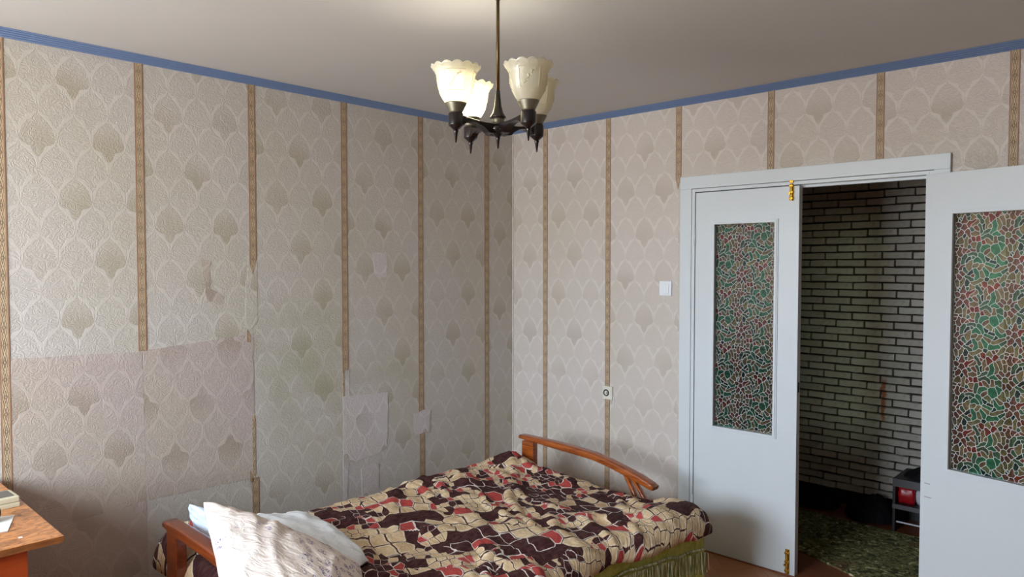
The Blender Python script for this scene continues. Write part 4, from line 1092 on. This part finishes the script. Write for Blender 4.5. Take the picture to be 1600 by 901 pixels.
lin = boxes('hall_lining', [(-.2, DX0, T, T+.004, 0, H), (DX1, 5.2, T, T+.004, 0, H), (DX0, DX1, T, T+.004, DZ, H)], M['hallpaper'], wb)
# rug
bm = bmesh.new()
q = [(.95, 1.03), (3.3, .98), (3.3, -.0+.17), (2.24, .175), (1.93, .318), (1.80, .36), (.95, .42)]
top = [bm.verts.new((x, y, .010)) for x, y in q]; bot = [bm.verts.new((x, y, .0005)) for x, y in q]; n = len(q)
bm.faces.new(top); bm.faces.new(bot[::-1])
for i in range(n): bm.faces.new((top[i], bot[i], bot[(i+1) % n], top[(i+1) % n]))
bmesh.ops.recalc_face_normals(bm, faces=bm.faces)
tag(link('rug', fin(bm, 'rug'), M['rug']), 'mottled green patterned rug on the hallway floor', 'rug')
# dark crumpled garments along the wall
def heap(name, cx, cy, rx, ry, h, seed, label):
    n = 60; U, V = np.meshgrid(np.linspace(-1, 1, n), np.linspace(-1, 1, n), indexing='ij')
    rr = np.maximum(np.abs(U), np.abs(V)); nn_ = np.hypot(U, V); k = np.where(nn_ > 1e-6, rr/np.maximum(nn_, 1e-6), 1.); Ud, Vd = U*k, V*k
    x = cx+rx*Ud*(1+.15*fbm(Ud*2+seed, Vd*2)); y = cy+ry*Vd*(1+.10*fbm(Ud*2, Vd*2+seed))
    z = .012+h*np.clip(1-rr**3, 0, 1)**.6*(.8+.5*fbm(Ud*2.4+seed, Vd*2))+.02*np.clip(1-np.abs(2*vnoise(Ud*5+seed, Vd*4))*2, 0, 1)*(1-rr)
    o = grid_mesh(name, np.stack([x, np.minimum(y, HY-.035), z], -1), M['blackcloth']); tag(o, label, 'clothes', 'black garments along the hallway wall')
    return o
heap('crumpled_coat', 1.63, 1.195, .145, .115, .105, 2, 'black crumpled garment at the foot of the brick wall, left of the other')
heap('crumpled_coat', 1.965, 1.175, .155, .130, .135, 5, 'black crumpled garment beside the low black shelf')
# shelf
sf = empty('low_shelf', (2.30, 1.18, 0)); tag(sf, 'low black shelf unit standing against the brick wall', 'shelf')
bm_ = [('top_board', 2.128, 2.52, 1.03, 1.32, .300, .318, 'blackshelf'), ('shelf_board', 2.128, 2.52, 1.03, 1.32, .150, .166, 'blackshelf'), ('side_board', 2.128, 2.142, 1.03, 1.32, .0, .300, 'blackshelf'), ('side_board', 2.506, 2.52, 1.03, 1.32, .0, .300, 'blackshelf'), ('back_board', 2.142, 2.506, 1.305, 1.315, .0, .300, 'blackshelf'), ('shelf_edging', 2.128, 2.52, 1.026, 1.030, .272, .318, 'greyshelf'), ('shelf_edging', 2.128, 2.52, 1.026, 1.030, .140, .166, 'greyshelf'), ('foot_rail', 2.150, 2.50, 1.028, 1.034, .060, .068, 'whitepack')]
for nm, x0_, x1_, y0_, y1_, z0_, z1_, mt in bm_:
    o = box(nm, x0_, x1_, y0_, y1_, z0_, z1_, M[mt], sf); o.matrix_parent_inverse = Matrix.Translation((-2.30, -1.18, 0))
def packet(cx, cy, z0_, w, d, h, rz, mat, label, seed):
    r_ = random.Random(seed); bm = bmesh.new(); bmbox(bm, -w/2, w/2, -d/2, d/2, 0, h)
    bmesh.ops.subdivide_edges(bm, edges=list(bm.edges), cuts=4, use_grid_fill=True)
    for v in bm.verts:
        f = .5+.5*math.cos(math.pi*(v.co.x/w)); v.co.y *= (.45+.55*math.sin(math.pi*min(.98, max(.02, v.co.z/h)))); v.co += Vector((r_.uniform(-.004, .004), r_.uniform(-.004, .004), r_.uniform(0, .003)))
    o = tag(link('packet', fin(bm, 'packet', True), mat, None, (cx, cy, z0_), (0, 0, rz)), label, 'packet', 'packets on the low black shelf'); return o
packet(2.190, 1.09, .166, .085, .05, .10, R(8), M['redpack'], 'red crinkled packet on the black shelf', 1)
packet(2.262, 1.11, .166, .050, .05, .085, R(-25), M['whitepack'], 'white and grey packet beside the red one on the black shelf', 2)
packet(2.345, 1.12, .166, .08, .06, .09, R(5), M['redpack'], 'second red packet deeper along the black shelf', 3)
hp_ = heap('crumpled_bag', 2.32, 1.18, .17, .12, .045, 9, 'flat black bag lying on top of the low shelf'); 
hp_.location.z = .306; hp_['category'] = 'bag'; del hp_['group']
